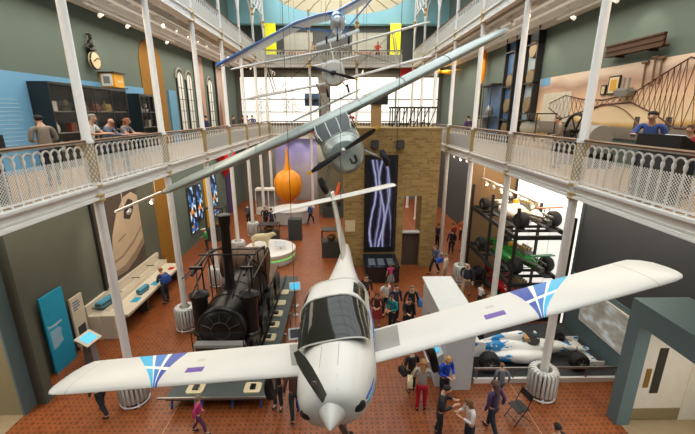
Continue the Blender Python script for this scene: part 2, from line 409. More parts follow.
def person(label, x, y, z, face, h=1.72, pose=('down', 'down', 'stand', 0, 0), top=('grey', '#555'), low=('dark', '#23252b'), hair=('short', '#3a2a1e'),
           female=False, sleeve='long', skirt=False, extra=None, group=None, skin=0):
    """face = heading of the gaze in degrees, 0 = +Y (away from the near end), 90 = -X"""
    pkey = (pose, female, sleeve, 'skirt' if skirt else 'trousers')
    body, topm, lowm, shoes, J = body_meshes(*pkey)
    root = thing('person', label, 'person', (x, y, z), R(face), group); s = h/1.75; root.scale = (s*1.14, s*1.14, s)
    def put(nm, me, m):
        me = me.copy(); me.materials.clear(); me.materials.append(m); o = bpy.data.objects.new(nm, me); COL.objects.link(o); o.parent = root; return o
    put('body', body, SKIN[skin]); put('top', topm, cloth(*top)); put('skirt' if skirt else 'trousers', lowm, cloth(*low))
    for m in shoes: put('shoe', m, cloth('shoe', '#2a2320'))
    if hair: put('hair', hair_mesh(J, hair[0], pkey), cloth('hair'+hair[1].strip('#'), hair[1]))
    f = Vector(J['face'])
    for sd in (-1, 1):
        MB().sph(f+Vector((sd*.033, .088, .012)), .011, 6, 4).build('eye', black, root)
    if extra == 'backpack':
        c = Vector(J['chest']); b = MB(); b.loft([superring(0, 0, zz, w_, d_, d_, 14, 3) for zz, w_, d_ in ()] or [[(c.x+px*w_, c.y-.2+py*d_, c.z+zz) for px, py in ((-1, -1), (1, -1), (1, 1), (-1, 1), )] for zz, w_, d_ in ((-.24, .13, .07), (-.2, .17, .1), (.05, .17, .1), (.15, .12, .06))])
        o = b.build('backpack', cloth('bluebag', '#2a4d9c'), root)
        for sd in (-1, 1): MB().tube([c+Vector((sd*.11, -.12, .12)), c+Vector((sd*.12, .0, .19)), c+Vector((sd*.12, .13, .08)), c+Vector((sd*.13, .1, -.1)), c+Vector((sd*.13, -.1, -.18))], .018).build('strap', cloth('bluebag', '#2a4d9c'), o)
    if extra and extra[0] == 'bag':
        e = Vector(J['elL']); b = MB(); b.loft([[(e.x-.08+px*.07, e.y+py*w_, e.z+zz) for px, py in ((-1, -1), (1, -1), (1, 1), (-1, 1))] for zz, w_ in ((-.32, .15), (-.28, .18), (-.1, .16), (-.06, .12))])
        o = b.build('shoulder_bag', cloth(*extra[1]), root)
        MB().tube([e+Vector((-.08, -.12, -.08)), Vector(J['shL'])+Vector((0, -.06, .06)), Vector(J['shL'])+Vector((0, .05, .06)), e+Vector((-.08, .12, -.08))], .012).build('bag_strap', cloth(*extra[1]), o)
    if extra == 'cap':
        b = MB(); b.sph(f+Vector((0, -.01, .07)), (.105, .125, .075), 14, 8); b.box(f+Vector((0, .13, .065)), (.15, .12, .015)); b.build('cap', cloth('palecap', '#cfc9bb'), root)
    if extra == 'glasses':
        b = MB()
        for sd in (-1, 1): b.torus(f+Vector((sd*.036, .11, .012)), .026, .004, 'Y', 12, 4)
        b.build('spectacles', black, root)
    return root
# ------------------------------------------------------------------ the hall itself
LX, RX = -6.35, 6.22            # column lines
LW, RW, RG = -9.85, 9.7, 9.25  # walls (right wall stands closer at ground level)
DK, RAIL = 6.72, 7.87          # gallery deck, handrail top
UD, URAIL = 12.62, 13.68       # upper gallery
YF = 33.5                      # far gallery front
ORD = ['nearest', 'second', 'third', 'fourth', 'fifth', 'sixth', 'seventh', 'eighth']

struct('floor', MB().bb((-9.3, -5, -.2), (7.9, 9, 0)).bb((-9.85, 9, -.2), (9.7, 37, 0)).bb((7.9, 8.65, -.2), (9.7, 9, 0)), M_floor)
struct('floor_carpet', MB().bb((-13, -5, -.2), (-9.3, 9, .004)).bb((7.9, -5, -.2), (13, 8.65, .004)), carpet_beige)
b = MB()
for x in (-4.95, 5.5): b.bb((x-.012, -5, 0), (x+.012, 33, .004))
struct('trim_floor_strips', b, mat('brass_strip', '#b98e62', .5))
# left side
struct('wall_left', MB().bb((-10.3, 9.4, 0), (LW, 37, 6.4)).bb((-10.3, -5, 6.4), (LW, 37, 18.6)), wall_green)
struct('wall_left_ground', MB().bb((LW, 9.7, 0), (LW+.03, 19.1, 6.4)).bb((-10.0, 9.4, 0), (-8.95, 9.7, 6.4)), wall_olive)
struct('wall_left_doorway', MB().bb((-13, 8.98, 0), (-9.3, 9.42, 6.4)), mat('wall_beige', '#8f8567', .8))
struct('trim_1', MB().bb((-9.32, 8.96, 0), (-9.26, 9.41, 6.4)), teal_grey)
# right side
struct('wall_right', MB().bb((RW, -5, 6.4), (RW+.4, 37, 18.6)), wall_green)
struct('wall_right_ground', MB().bb((RG, 8.68, 0), (RG+.5, 37, 6.4)).bb((RG, 8.3, 3.8), (RG+.5, 8.68, 6.4)).bb((RG, -5, 3.8), (RG+.5, 8.3, 6.4)).bb((RG-.03, 13.3, 0), (RG, 13.42, 6.4)), wall_dark)
struct('trim_2', MB().bb((RG-.05, 9.9, 0), (RG, 13.3, 2.45)), teal_grey)
# lobby with a door, projecting on the right
struct('wall_lobby', MB().bb((7.75, 8.3, 0), (8.12, 8.68, 3.8)).bb((7.75, -5, 3.2), (8.12, 8.3, 3.8)).bb((8.12, -5, 3.66), (RG+.4, 8.68, 3.8)).bb((8.12, 8.45, 3.0), (RG+.4, 8.68, 3.7)), teal_grey)
struct('wall_lobby_inside', MB().bb((9.66, 8.45, 0), (10.3, 8.68, 3.0)).bb((10.3, 4, 0), (10.6, 8.68, 3.7)), mat('wall_white', '#cfcabd', .8))
d = struct('door_1', MB().bb((8.14, 8.46, .02), (9.66, 8.52, 3.0)), mat('door_paint', '#d2ccbf', .6))
MB().bb((8.62, 8.44, .95), (8.85, 8.47, 2.4)).build('door_glass', tint_glass, d, False)
MB().bb((8.4, 8.43, 1.15), (8.52, 8.47, 1.75)).build('door_handle', mat('brass', '#a38343', .35, .8), d, False)
MB().bb((8.16, 8.45, .03), (9.64, 8.465, .42)).build('kick_plate', mat('kick_plate', '#9a8d6e', .4, .5), d, False)
# far end and near end
struct('wall_far', MB().bb((-10.3, 37, 0), (10.1, 37.4, 6.4)).bb((-10.3, 37, 6.4), (10.1, 37.4, 12.4)), mat('wall_far_grey', '#74756e', .8))
struct('wall_far_upper', MB().bb((-10.3, 37, 12.4), (10.1, 37.4, 16.2)), dark_grey)
struct('wall_far_top', MB().bb((-10.3, 36.2, 16.2), (10.1, 37.4, 19.5)), pale_blue)
struct('wall_near', MB().bb((-13, -5.4, 0), (13, -5, 18.6)), teal_grey)
struct('wall_outer_left', MB().bb((-13.3, -5, 0), (-13, 9.4, 6.4)), mat('wall_white', '#cfcabd'))
# galleries: deck, white fascia with mouldings, joists under the upper one
def deck(nm, x0, x1, z, y0=-5):
    struct('floor_gallery_'+nm, MB().bb((x0, y0, z-.12), (x1, YF if 'far' not in nm else 37, z)), tan_wood)
deck('left', LW, LX-.05, DK); deck('right', RX+.05, RW, DK)
struct('floor_gallery_far', MB().bb((LW, YF, DK-.12), (RW, 37, DK)), tan_wood)
struct('floor_upper_left', MB().bb((LW, -5, UD-.02), (LX-.05, YF, UD+.05)), white_paint)
struct('floor_upper_right', MB().bb((RX+.05, -5, UD-.02), (RW, YF, UD+.05)), white_paint)
struct('floor_upper_far', MB().bb((LW, YF, UD-.02), (RW, 37, UD+.05)), white_paint)
for nm, x0, x1 in (('left', LW, LX-.05), ('right', RX+.05, RW)):
    struct('ceiling_'+nm, MB().bb((x0, -5, 6.46), (x1, 37, DK-.12)), mat('ceiling_dark', '#5b5a52', .9))
def fascia(nm, x, s, z0, z1, y0):
    b = MB(); b.bb((x-.05, y0, z0), (x+.05, YF, z1))
    b.bb((x, y0, z1-.06), (x+s*.13, YF, z1)); b.bb((x, y0, z0), (x+s*.11, YF, z0+.06)); b.bb((x, y0, z0+.1), (x+s*.075, YF, z0+.13)); b.bb((x-.12, y0, z0-.02), (x+.12, YF, z0+.02))
    struct('trim_fascia_'+nm, b, white_iron)
fascia('left', LX, 1, 6.36, DK, -5); fascia('right', RX, -1, 6.36, DK, -5)
fascia('upper_left', LX, 1, 12.3, UD+.04, -5); fascia('upper_right', RX, -1, 12.3, UD+.04, -5)
for nm, z0, z1 in (('far', 6.36, DK), ('upper_far', 12.3, UD+.04)):
    b = MB().bb((LX, YF-.05, z0), (RX, YF+.05, z1)).bb((LX, YF-.13, z1-.06), (RX, YF, z1)).bb((LX, YF-.11, z0), (RX, YF, z0+.06)); struct('trim_fascia_'+nm, b, white_iron)
for nm, x0, x1, s in (('left', LW, LX, 1), ('right', RX, RW, -1)):
    b = MB()
    for k in range(5):
        x = x0+.45+(x1-x0-.7)*k/4; b.bb((x-.06, -5, 12.3), (x+.06, YF, UD-.02)); b.bb((x-.11, -5, 12.28), (x+.11, YF, 12.31))
    for k in range(20): y = -4.5+2*k; b.bb((x0, y-.05, 12.4), (x1, y+.05, UD-.02))
    struct('trim_joists_'+nm, b, white_paint)
struct('ceiling_upper_left', MB().bb((LW, -5, 18.5), (LX, 37, 18.7)), white_paint)
struct('ceiling_upper_right', MB().bb((RX, -5, 18.5), (RW, 37, 18.7)), white_paint)

# ------------------------------------------------------------------ columns
def column(x, y, label, grp):
    t = thing('column', label, 'column', (x, y, 0), 0, grp); far = y > 16
    n = 12 if far else 18
    MB().lathe([(.17, 0), (.17, .1), (.12, .14), (.112, 6.2), (.115, 6.36)], n).build('lower_shaft', white_paint, t)
    cl = MB().lathe([(.12, 6.28), (.15, 6.32), (.14, 6.42), (.14, 6.64), (.16, 6.68), (.14, 6.78)], n).build('collar', white_iron, t)
    for z in (6.33, 6.45, 6.7): MB().lathe([(.135, z-.04), (.17, z-.025), (.17, z+.025), (.135, z+.04)], n).build('gilt_ring', gold, cl)
    sl = MB().lathe([(.125, 6.76), (.125, 7.8)], n).build('sleeve', white_iron, t)
    if not far:
        b = MB()
        for k in range(9):
            for s in (-1, 1):
                pts = [(.132*math.cos(2*PI*k/9+s*q*.55), .132*math.sin(2*PI*k/9+s*q*.55), 6.8+.98*q/8) for q in range(9)]; b.tube(pts, .011, 4)
        b.build('gilt_lattice', gold, sl)
    else:
        MB().lathe([(.126, 6.78), (.135, 7.0), (.126, 7.2), (.135, 7.5), (.126, 7.78)], n).build('gilt_lattice', gold, sl)
    MB().lathe([(.15, 7.78), (.15, 7.84), (.108, 7.9), (.1, 12.2), (.11, 12.28)], n).build('upper_shaft', white_paint, t)
    MB().lathe([(.12, 12.25), (.16, 12.28), (.13, 12.34), (.13, 12.6), (.16, 12.64), (.14, 12.72), (.11, 12.8)], n).build('upper_collar', gold, t)
    MB().lathe([(.09, 12.75), (.085, 17.6), (.2, 17.9), (.2, 18.5)], n).build('top_shaft', white_paint, t)
    MB().lathe([(.11, 15.3), (.19, 15.4), (.13, 15.6), (.2, 15.75), (.11, 15.8)], n).build('top_capital', gold, t)
    return t
YS = [9.5+4*k for k in range(7)]
for side, X in (('left', LX), ('right', RX)):
    for k, y in enumerate(YS): column(X, y, f'{ORD[k]} white iron column with gilt collars along the {side} gallery', f'{side} gallery columns')
column(-2.6, YF, 'white column of the far gallery nearer the left corner', 'far gallery columns')
column(1.4, YF, 'white column of the far gallery nearer the right corner', 'far gallery columns')

# ------------------------------------------------------------------ balustrades
def balustrade(L, n, detail, label, grp, H=1.15):
    """runs along +Y from the origin; inward face towards -X"""
    t = thing('balustrade', label, 'railing', (0, 0, 0), 0, grp); p = L/n
    wood = H > 1.1
    b = MB().prism([(-.075, H-.05), (.075, H-.05), (.08, H-.02), (.05, H), (-.05, H), (-.08, H-.02)], 0, L, 'Y'); b.build('handrail', wood_rail, t)
    MB().bb((-.03, 0, .05), (.03, L, .09)).bb((-.03, 0, H-.09), (.03, L, H-.05)).build('bottom_rail', white_iron, t)
    prof = [(.03, 0), (.03, .06), (.022, .1), (.02, .44), (.03, .47), (.03, .5), (.02, .53), (.019, .76), (.034, .8), (.036, .86), (.02, .9)]
    if not detail: prof = [(.02, 0), (.016, .5), (.03, .82), (.016, .9)]
    k_ = H/1.15
    for k in range(n):
        MBb = MB().lathe([(r, z*k_) for r, z in prof], 8 if detail else 5, (0, p*(k+.5), 0))
        if k == 0: o = MBb.build('baluster', white_iron, t); me = o.data
        else:
            o = bpy.data.objects.new('baluster', me); COL.objects.link(o); o.parent = t; o.location = (0, p*k, 0)
    b = MB()
    for k in range(n):
        if k < n-1: b.torus((0, p*(k+1), .88*k_), p/2, .022 if detail else .02, 'X', 8 if detail else 5, 5 if detail else 4, 0, PI)
    b.build('arches', white_iron, t)
    if detail:
        b = MB(); z0, z1, s = .1, .72, .066; h = z1-z0; w = .006
        m = int((L+h)/s)
        for k in range(m):
            for sg in (-1, 1):
                y0 = -h+k*s; ya, yb, za, zb = y0, y0+h, z0, z1
                if ya < 0: za += -ya; ya = 0
                if yb > L: zb -= yb-L; yb = L
                if zb-za < .02: continue
                if sg < 0: za, zb = z0+z1-za, z0+z1-zb
                q = w*.7
                b.loft([[(.02+dx, ya, za+dz) for dx, dz in ((-w, -q), (w, -q), (w, q), (-w, q))], [(.02+dx, yb, zb+dz) for dx, dz in ((-w, -q), (w, -q), (w, q), (-w, q))]])
        b.build('mesh_panel', white_iron, t, False)
    else:
        MB().bb((.015, 0, .1), (.02, L, .74*k_)).build('infill_panel', mat('infill_white', '#b9b7ae', .6), t, False)
    return t
def bay_label(k, side, lvl): return f'{ORD[k]} white balustrade bay of the {side} {lvl} gallery'
protoN = balustrade(4.0-.3, 15, True, 'x', 'first gallery balustrades'); protoF = balustrade(4.0-.3, 15, False, 'x', 'first gallery balustrades')
protoU = balustrade(4.0-.3, 15, False, 'x', 'upper gallery balustrades', 1.02)
used = set()
def bay(proto, label, loc, rz=0):
    if proto.name not in used: used.add(proto.name); proto.location = loc; proto.rotation_euler = (0, 0, rz); proto['label'] = label; return proto
    return again(proto, label, loc, rz)
for side, X in (('left', LX), ('right', RX)):
    for k in range(7):
        y = 5.5+4*k; pr = protoN if k < 3 else protoF
        loc = (X, y+.15, DK) if side == 'left' else (X, y+.15+3.7, DK)
        bay(pr, bay_label(k, side, 'first-floor'), loc, 0 if side == 'left' else PI)
    y = 1.5; bay(protoN, f'white balustrade bay of the {side} first-floor gallery beside the camera position', (X, y+.15, DK) if side == 'left' else (X, y+3.85, DK), 0 if side == 'left' else PI)
    for k in range(5):
        y = 13.5+4*k; loc = (X, y+.15, UD) if side == 'left' else (X, y+3.85, UD)
        bay(protoU, bay_label(k, side, 'upper'), loc, 0 if side == 'left' else PI)
for k, x in enumerate((-6.25, -2.45, 1.55)):
    w = 'left middle right'.split()[k]
    for pr, z, l in ((protoF, DK, 'first-floor'), (protoU, UD, 'upper')):
        o = bay(pr, f'{w} balustrade bay across the far {l} gallery', (x+3.7, YF, z), PI/2); o['group'] = f'far {l} balustrades'
# radiators round the column feet
def radiator(label):
    t = thing('radiator', label, 'radiator', (0, 0, 0), 0, 'ribbed radiators at the column feet'); b = MB()
    n = 22
    for k in range(n):
        a = 2*PI*k/n; m = Matrix.Rotation(a, 4, 'Z'); b.M = m
        b.prism([(.22, .12), (.39, .14), (.43, .2), (.43, .9), (.39, .97), (.22, .99)], -.035, .035, 'Y')
    b.M = Matrix.Identity(4); b.build('fins', mat('radiator_white', '#c9c7c1', .5), t)
    for z in (.9, .2): MB().torus((0, 0, z), .3, .05, 'Z', 24, 6).build('ring_pipe', white_paint, t)
    b = MB()
    for k in range(6): a = PI*k/3+.2; b.lathe([(.04, 0), (.03, .14)], 6, (.37*math.cos(a), .37*math.sin(a), 0))
    b.torus((0, 0, .06), .4, .025, 'Z', 24, 5); b.build('foot_ring', white_paint, t)
    return t
r0 = radiator('white ribbed radiator round the foot of the nearest left column'); r0.location = (LX, 9.5, 0)
for side, X, ks in (('left', LX, (1, 2, 3, 4)), ('right', RX, (0, 1, 2))):
    for k in ks: again(r0, f'white ribbed radiator round the foot of the {ORD[k]} {side} column', (X, 9.5+4*k, 0), .13*k)
# iron trusses of the roof at the far end
def truss(X, y, label):
    t = thing('roof_truss', label, 'truss', (X, y, 0), 0, 'white roof trusses'); b = MB()
    b.bb((-.05, .15, 17.6), (.05, 3.85, 17.75)).bb((-.05, .15, 16.2), (.05, 3.85, 16.3)); b.build('chords', white_paint, t, False)
    b = MB()
    for k in range(4):
        y0 = .2+.9*k; b.tube([(0, y0, 16.3), (0, y0+.9, 17.6)], .04); b.tube([(0, y0+.9, 16.3), (0, y0, 17.6)], .04)
    b.build('bracing', white_paint, t)
    b = MB(); b.torus((0, 2, 14.4), 1.85, .05, 'X', 14, 6, .15, PI-.15); b.build('arch', white_paint, t)
for side, X in (('left', LX), ('right', RX)):
    for k in (3, 4, 5): truss(X, YS[k], f'white lattice truss above the {ORD[k]} column on the {side} of the hall')
# ------------------------------------------------------------------ hanging aircraft (local: x nose, y span, z up)
def pose(yaw, pitch, roll, t): return Matrix.Translation(t) @ Matrix.Rotation(yaw, 4, 'Z') @ Matrix.Rotation(pitch, 4, 'Y') @ Matrix.Rotation(roll, 4, 'X')
def foil(y, xle, z, c, th=.13, n=9):
    up = []; dn = []
    for k in range(n):
        q = k/(n-1); q = q*q
        tt = 5*th*(.2969*math.sqrt(q)-.126*q-.3516*q*q+.2843*q**3-.1015*q**4)
        up.append((xle-q*c, y, z+tt*c*1.15)); dn.append((xle-q*c, y, z-tt*c*.85))
    return up + dn[::-1][1:-1]
def wing_mb(sec, th=.13):
    mb = MB(); mb.loft([foil(y, x, z, c, th) for y, x, z, c in sec]); return mb
def fus(sec, n=22, e=2.3):
    return MB().loft([superring(x, 0, z, hw, u, d_, n, e) for x, z, hw, u, d_ in sec])
def blade(mb, hub, ang, r0, r1, w, tw=.6, n=7):
    rg = []
    for k in range(n):
        q = k/(n-1); r = r0+(r1-r0)*q; ww = w*(.55+.9*q-.75*q**3) if q < .98 else w*.45; a = tw*(1-q*.65); th = .028*(1-q*.7)
        ca, sa = math.cos(ang), math.sin(ang); ring = []
        for px, pt in ((-.5, 0), (-.2, .5), (.2, .5), (.5, 0), (.2, -.5), (-.2, -.5)):
            cxx = px*ww; dx = cxx*math.sin(a)+pt*th; dt = cxx*math.cos(a)
            ring.append((hub[0]+dx, hub[1]+ca*r-sa*dt, hub[2]+sa*r+ca*dt))
        rg.append(ring)
    mb.loft(rg); return mb
def wheel(parent, c, r, w, ax='Y', hub=steel, nm='wheel'):
    o = MB().lathe([(r*.55, -w/2), (r*.85, -w/2), (r, -w*.3), (r, w*.3), (r*.85, w/2), (r*.55, w/2)], 20, c, ax).build(nm, rubber, parent)
    MB().lathe([(r*.1, -w*.52), (r*.5, -w*.4), (r*.58, -w*.5), (r*.58, w*.5), (r*.5, w*.4), (r*.1, w*.52)], 16, c, ax).build('wheel_hub', hub, o); return o
def cables(root, pts, top=18.3):
    iv = root.matrix_world.inverted()
    for p in pts:
        wp = root.matrix_world @ Vector(p); q = iv @ Vector((wp.x*1.0, wp.y, top))
        MB().cyl(p, q, .0045, n=5).build('suspension_cable', black_steel, root)

# --- white T-tailed low-wing trainer, nearest
T = thing('light_aircraft', 'white low-wing T-tailed light aircraft with blue fans painted on its wings, hanging nose to camera', 'aircraft', mtx=pose(-1.631, .015, .236, (-.035, 4.795, 4.731)), group='suspended aircraft')
f = fus([(1.0, .15, .28, .15, .18), (.96, .14, .37, .23, .24), (.87, .12, .44, .31, .28), (.65, .09, .52, .4, .32), (.3, .05, .58, .46, .36), (-.1, .05, .58, .49, .37), (-.9, .05, .57, .47, .36),
         (-1.4, .08, .53, .5, .33), (-2.0, .16, .40, .42, .3), (-3.0, .26, .22, .27, .22), (-4.0, .33, .11, .15, .12), (-4.35, .35, .05, .07, .06)])
f = f.build('fuselage', plane_white, T)
# cowl seams, dark side intakes, blue cheat lines
MB().tube([(p[0], p[1]*1.004, .05+(p[2]-.05)*1.004) for p in superring(.42, 0, .05, .55, .41, .4, 40, 2.3)], .004, 4, True).build('cowl_seam', mid_grey, f)
for s in (-1, 1):
    MB().tube([(x, s*.13, z) for x, z in ((.9, .405), (.7, .465), (.42, .5), (.1, .53))], .003, 4).build('cowl_seam', mid_grey, f)
    MB().sph((.9, s*.28, .13), (.095, .16, .1), 16, 10).build('air_intake', black, f)
    for z, m in ((.05, mat('stripe_navy', '#1c3f96')), (-.01, mat('stripe_blue', '#2f9fd0'))):
        pts = []
        for x, zc, hw, u_ in ((.84, .11, .45, .33), (.65, .09, .518, .37), (.3, .05, .56, .42), (-.1, .05, .57, .45), (-.9, .05, .57, .47), (-1.4, .08, .53, .5), (-2, .16, .4, .42), (-3, .26, .22, .27)):
            pts.append((x, s*hw*.99, z+zc*.9))
        MB().tube(pts, .015, 5).build('cheat_line', m, f)
# canopy: one shell split into windscreen, roof and side windows
xs = [(.02, .16), (-.1, .26), (-.26, .37), (-.44, .48), (-.62, .55), (-.72, .565), (-1.0, .56), (-1.3, .5), (-1.55, .4), (-1.85, .2)]
def cring(x, h, q=1.):
    hw = .57 if x > -1.25 else .57-(-1.25-x)*.25; out = []
    for k in range(17):
        a = PI*k/16; c, s_ = math.cos(a), math.sin(a)
        out.append((x, math.copysign(abs(c)**.62, c)*hw*q, .38+abs(s_)**.8*h*q))
    return out
rg = [cring(*v) for v in xs]
MB().loft(rg[:5], caps=False, closed=False).build('windscreen', tint_glass, T)
MB().loft(rg[4:], caps=False, closed=False).build('canopy_roof', plane_white, T)
for r_ in (rg[4], rg[7]): MB().tube([(p[0], p[1]*1.005, p[2]+.004) for p in r_], .018, 5).build('canopy_frame', plane_white, T)
MB().tube([(p[0]+.01, p[1], p[2]) for p in rg[0]], .014, 5).build('canopy_frame', plane_white, T)
rs = [cring(x, h, 1.012) for x, h in ((-.72, .565), (-.85, .565), (-1.0, .56), (-1.12, .54))]
MB().loft([r_[2:6] for r_ in rs], caps=False, closed=False).build('side_window', tint_glass, T)
MB().loft([r_[11:15] for r_ in rs], caps=False, closed=False).build('side_window', tint_glass, T)
rs = [cring(x, h, 1.012) for x, h in ((-1.2, .52), (-1.3, .5), (-1.45, .44))]
MB().loft([r_[2:5] for r_ in rs], caps=False, closed=False).build('rear_window', tint_glass, T)
MB().loft([r_[12:15] for r_ in rs], caps=False, closed=False).build('rear_window', tint_glass, T)
for s in (-1, 1):
    sec = [(.45, .02, -.005, .95)]+[(y, -(y-.6)*.0521, (y-.6)*.067, .88) for y in (.6, 1.5, 2.5, 3.5, 4.3, 4.75)]+[(4.9, -.226, .29, .86), (5.03, -.24, .298, .74), (5.13, -.27, .304, .56), (5.18, -.33, .306, .32)]
    wing_mb([(s*y, x, z, c) for y, x, z, c in sec]).build('wing', M_wing, T, True, 60)
MB().loft([[(x, y, z) for x, y in ((a, 0), (a-(a-b_)*.25, .05), (a-(a-b_)*.6, .045), (b_, 0), (a-(a-b_)*.6, -.045), (a-(a-b_)*.25, -.05))] for z, a, b_ in ((.4, -2.6, -4.3), (.6, -3.05, -4.36), (1.2, -3.6, -4.42), (1.72, -3.92, -4.45), (1.86, -4.1, -4.44))]).build('fin', plane_white, T)
wing_mb([(y, -3.95-abs(y)*.03, 1.717, c) for y, c in ((-1.58, .2), (-1.52, .4), (-1.4, .47), (0, .5), (1.4, .47), (1.52, .4), (1.58, .2))], .12).build('tailplane', plane_white, T)
MB().lathe([(.005, 1.25), (.05, 1.2), (.11, 1.1), (.18, .98), (.2, .92), (.195, .86)], 22, (0, 0, .14), 'X').build('spinner', plane_white, T)
pm = mat('propeller_grey', '#5e5d52', .4, .2)
p_ = MB(); A0 = math.atan2(.93, -.2)
blade(p_, (.96, 0, .14), A0, .1, .98, .15); blade(p_, (.96, 0, .14), A0+PI, .1, .98, .15); pr = p_.build('propeller', pm, T, True, 50)
MB().cyl((.985, math.cos(A0)*.5, .14+math.sin(A0)*.5), (1.0, math.cos(A0)*.5, .14+math.sin(A0)*.5), .035, n=12).build('blade_badge', steel, pr)
for y, x, z, r_ in ((0, .62, -.8, .17), (1.45, -.62, -.62, .2), (-1.45, -.62, -.62, .2)):
    MB().tube([(x-(.1 if y else 0), y*.9, -.05 if y else -.3), (x, y*.97, z)], .035, 8).build('gear_leg', steel, T); wheel(T, (x, y, z), r_, .13)
cables(T, [(-1.2, -.9, .05), (-1.2, .9, .05), (-2.9, 0, .6)])

# --- silver high-wing monoplane
silver = mat('doped_silver', '#9ca59e', .32, .35, var=.12, scale=1.2)
B = thing('light_aircraft', 'silver high-wing monoplane with black yellow-tipped propeller, hanging in the middle of the hall', 'aircraft', mtx=pose(-1.512, .096, .428, (-.277, 11.129, 8.274)), group='suspended aircraft')
fus([(1.66, -.62, .12, .12, .2), (1.6, -.64, .34, .28, .5), (1.42, -.66, .47, .36, .62), (1.0, -.66, .55, .42, .66), (.5, -.62, .58, .48, .66), (.45, -.55, .58, .42, .7), (0, -.5, .58, .46, .7), (-1.2, -.45, .5, .46, .6), (-2.5, -.33, .28, .34, .38), (-4.4, -.2, .07, .12, .12)]).build('fuselage', silver, B)
MB().loft([[(x, y*w, z) for y in (-1, -.6, 0, .6, 1)] for x, z, w in ((1.0, -.26, .44), (.62, -.08, .52), (.2, .075, .52))] , caps=False, closed=False).build('windscreen', mat('cockpit_glass', '#26302d', .3, spec=.25), B)
for y in (-.5, -.17, .17, .5): MB().tube([(1.01, y*.86, -.25), (.63, y, -.07), (.2, y, .085)], .018, 5).build('windscreen_frame', silver, B)
for x, zc, hw, u_, d_ in ((1.3, -.66, .49, .375, .63), (1.02, -.66, .555, .425, .665)): MB().tube([(p[0], p[1]*1.004, zc+(p[2]-zc)*1.004) for p in superring(x, 0, zc, hw, u_, d_, 30, 2.3)], .008, 4, True).build('cowl_seam', mid_grey, B)
for s in (-1, 1): MB().box((.12, s*.585, -.22), (.75, .02, .36)).build('side_window', tint_glass, B)
sec = [(0, 0, .04, 1.7), (.5, 0, .03, 1.7), (3.2, -.02, .1, 1.65), (4.8, -.06, .15, 1.45), (5.45, -.12, .165, 1.2), (5.68, -.26, .17, .85), (5.75, -.42, .17, .45)]
for s in (-1, 1):
    o = wing_mb([(s*y, x, z, c) for y, x, z, c in sec], .17).build('wing', silver, B, True, 60)
    rb = None
    for y in (1.0, 2.4, 3.8):
        zz = .035+.021*y; MB().loft([foil(s*(y+d_), .004, zz, 1.68 if y < 3.5 else 1.6, .178) for d_ in (-.008, .008)]).build('rib_tape', mat('rib_grey', '#7e8683', .5), o)
    MB().tube([(.2, s*.38, -.95), (.1, s*.95, -1.62)], .035, 8).build('gear_leg', silver, B); MB().tube([(-.5, s*.38, -.95), (.05, s*.95, -1.62)], .025, 8).build('gear_brace', black_steel, B)
    wheel(B, (.1, s*1.03, -1.64), .27, .16)
wing_mb([(y, -3.95-abs(y)*.05, .14, c) for y, c in ((-1.55, .3), (-1.4, .6), (0, .85), (1.4, .6), (1.55, .3))], .09).build('tailplane', silver, B)
MB().loft([[(x, y, z) for x, y in ((a, 0), ((a+b_)/2, .04), (b_, 0), ((a+b_)/2, -.04))] for z, a, b_ in ((-.1, -3.9, -4.9), (.5, -4.2, -5.05), (.9, -4.5, -5.0), (1.02, -4.65, -4.85))]).build('fin', mat('fin_brown', '#8b8175', .5), B)
p_ = MB(); A0 = math.atan2(-.155, -.99)
for a in (A0, A0+PI): blade(p_, (1.72, 0, -.58), a, .06, .98, .15, .5)
pr = p_.build('propeller', black, B, True, 50)
for a in (A0, A0+PI): blade(MB(), (1.723, 0, -.58), a, .97, 1.1, .1, .2, 4).build('blade_tip', yellow, pr)
MB().sph((1.78, 0, -.58), .09, 14, 8).build('propeller_boss', steel, B)
MB().tube([(1.635, .08, -.84), (1.625, .08, -.98), (1.62, .15, -1.02), (1.62, .22, -.98), (1.625, .22, -.82)], .035, 6).build('air_intake', black, B)
cables(B, [(-.4, -1.2, .1), (-.4, 1.2, .1), (-3, 0, .1)])

# --- white biplane behind it
bw = mat('biplane_white', '#d9d5cb', .5)
Cc = thing('biplane', 'small white wire-braced biplane with round white cowl, hanging high behind the silver monoplane', 'aircraft', mtx=pose(-1.573, .165, .215, (-.423, 15.654, 10.877)), group='suspended aircraft')
fus([(1.15, -.75, .14, .14, .2), (1.12, -.75, .36, .36, .42), (.9, -.75, .43, .42, .52), (.4, -.75, .43, .43, .54), (-.4, -.72, .4, .4, .5), (-1.6, -.68, .24, .25, .3), (-3.4, -.6, .05, .1, .1)]).build('fuselage', bw, Cc)
for s in (-1, 1):
    wing_mb([(s*y, 0, .04*y, c) for y, c in ((.0, .95), (3.5, .95), (3.85, .75), (4.0, .35))], .1).build('upper_wing', bw, Cc, True, 60)
    wing_mb([(s*y, -.07, -1.22+.04*y, c) for y, c in ((.2, .9), (3.4, .9), (3.8, .7), (3.95, .35))], .1).build('lower_wing', bw, Cc, True, 60)
    for y in (.42, 2.6):
        for x in (-.12, -.72): MB().tube([(x, s*y*(.6 if y < 1 else 1), (-.5 if y < 1 else -1.16+.04*y)), (x+.1, s*y, .03+.04*y)], .022, 6).build('strut', bw, Cc)
    wr = MB()
    for x in (-.15, -.7): wr.tube([(x, s*.4, -1.1), (x, s*2.6, .1)], .006, 4); wr.tube([(x, s*.42, -.0), (x, s*2.6, -1.1)], .006, 4)
    wr.build('bracing_wire', black_steel, Cc)
    MB().tube([(.3, s*.25, -1.2), (.35, s*.4, -1.45)], .03, 6).build('gear_leg', bw, Cc); wheel(Cc, (.35, s*.42, -1.5), .17, .08)
    MB().cyl((1.14, s*.0+.0, -.75), (1.16, s*.12, -.75), .05, n=8).build('cowl_opening', black, Cc)
    MB().sph((1.1, s*.17, -.68), (.05, .06, .06), 8, 6).build('cowl_opening', black, Cc)
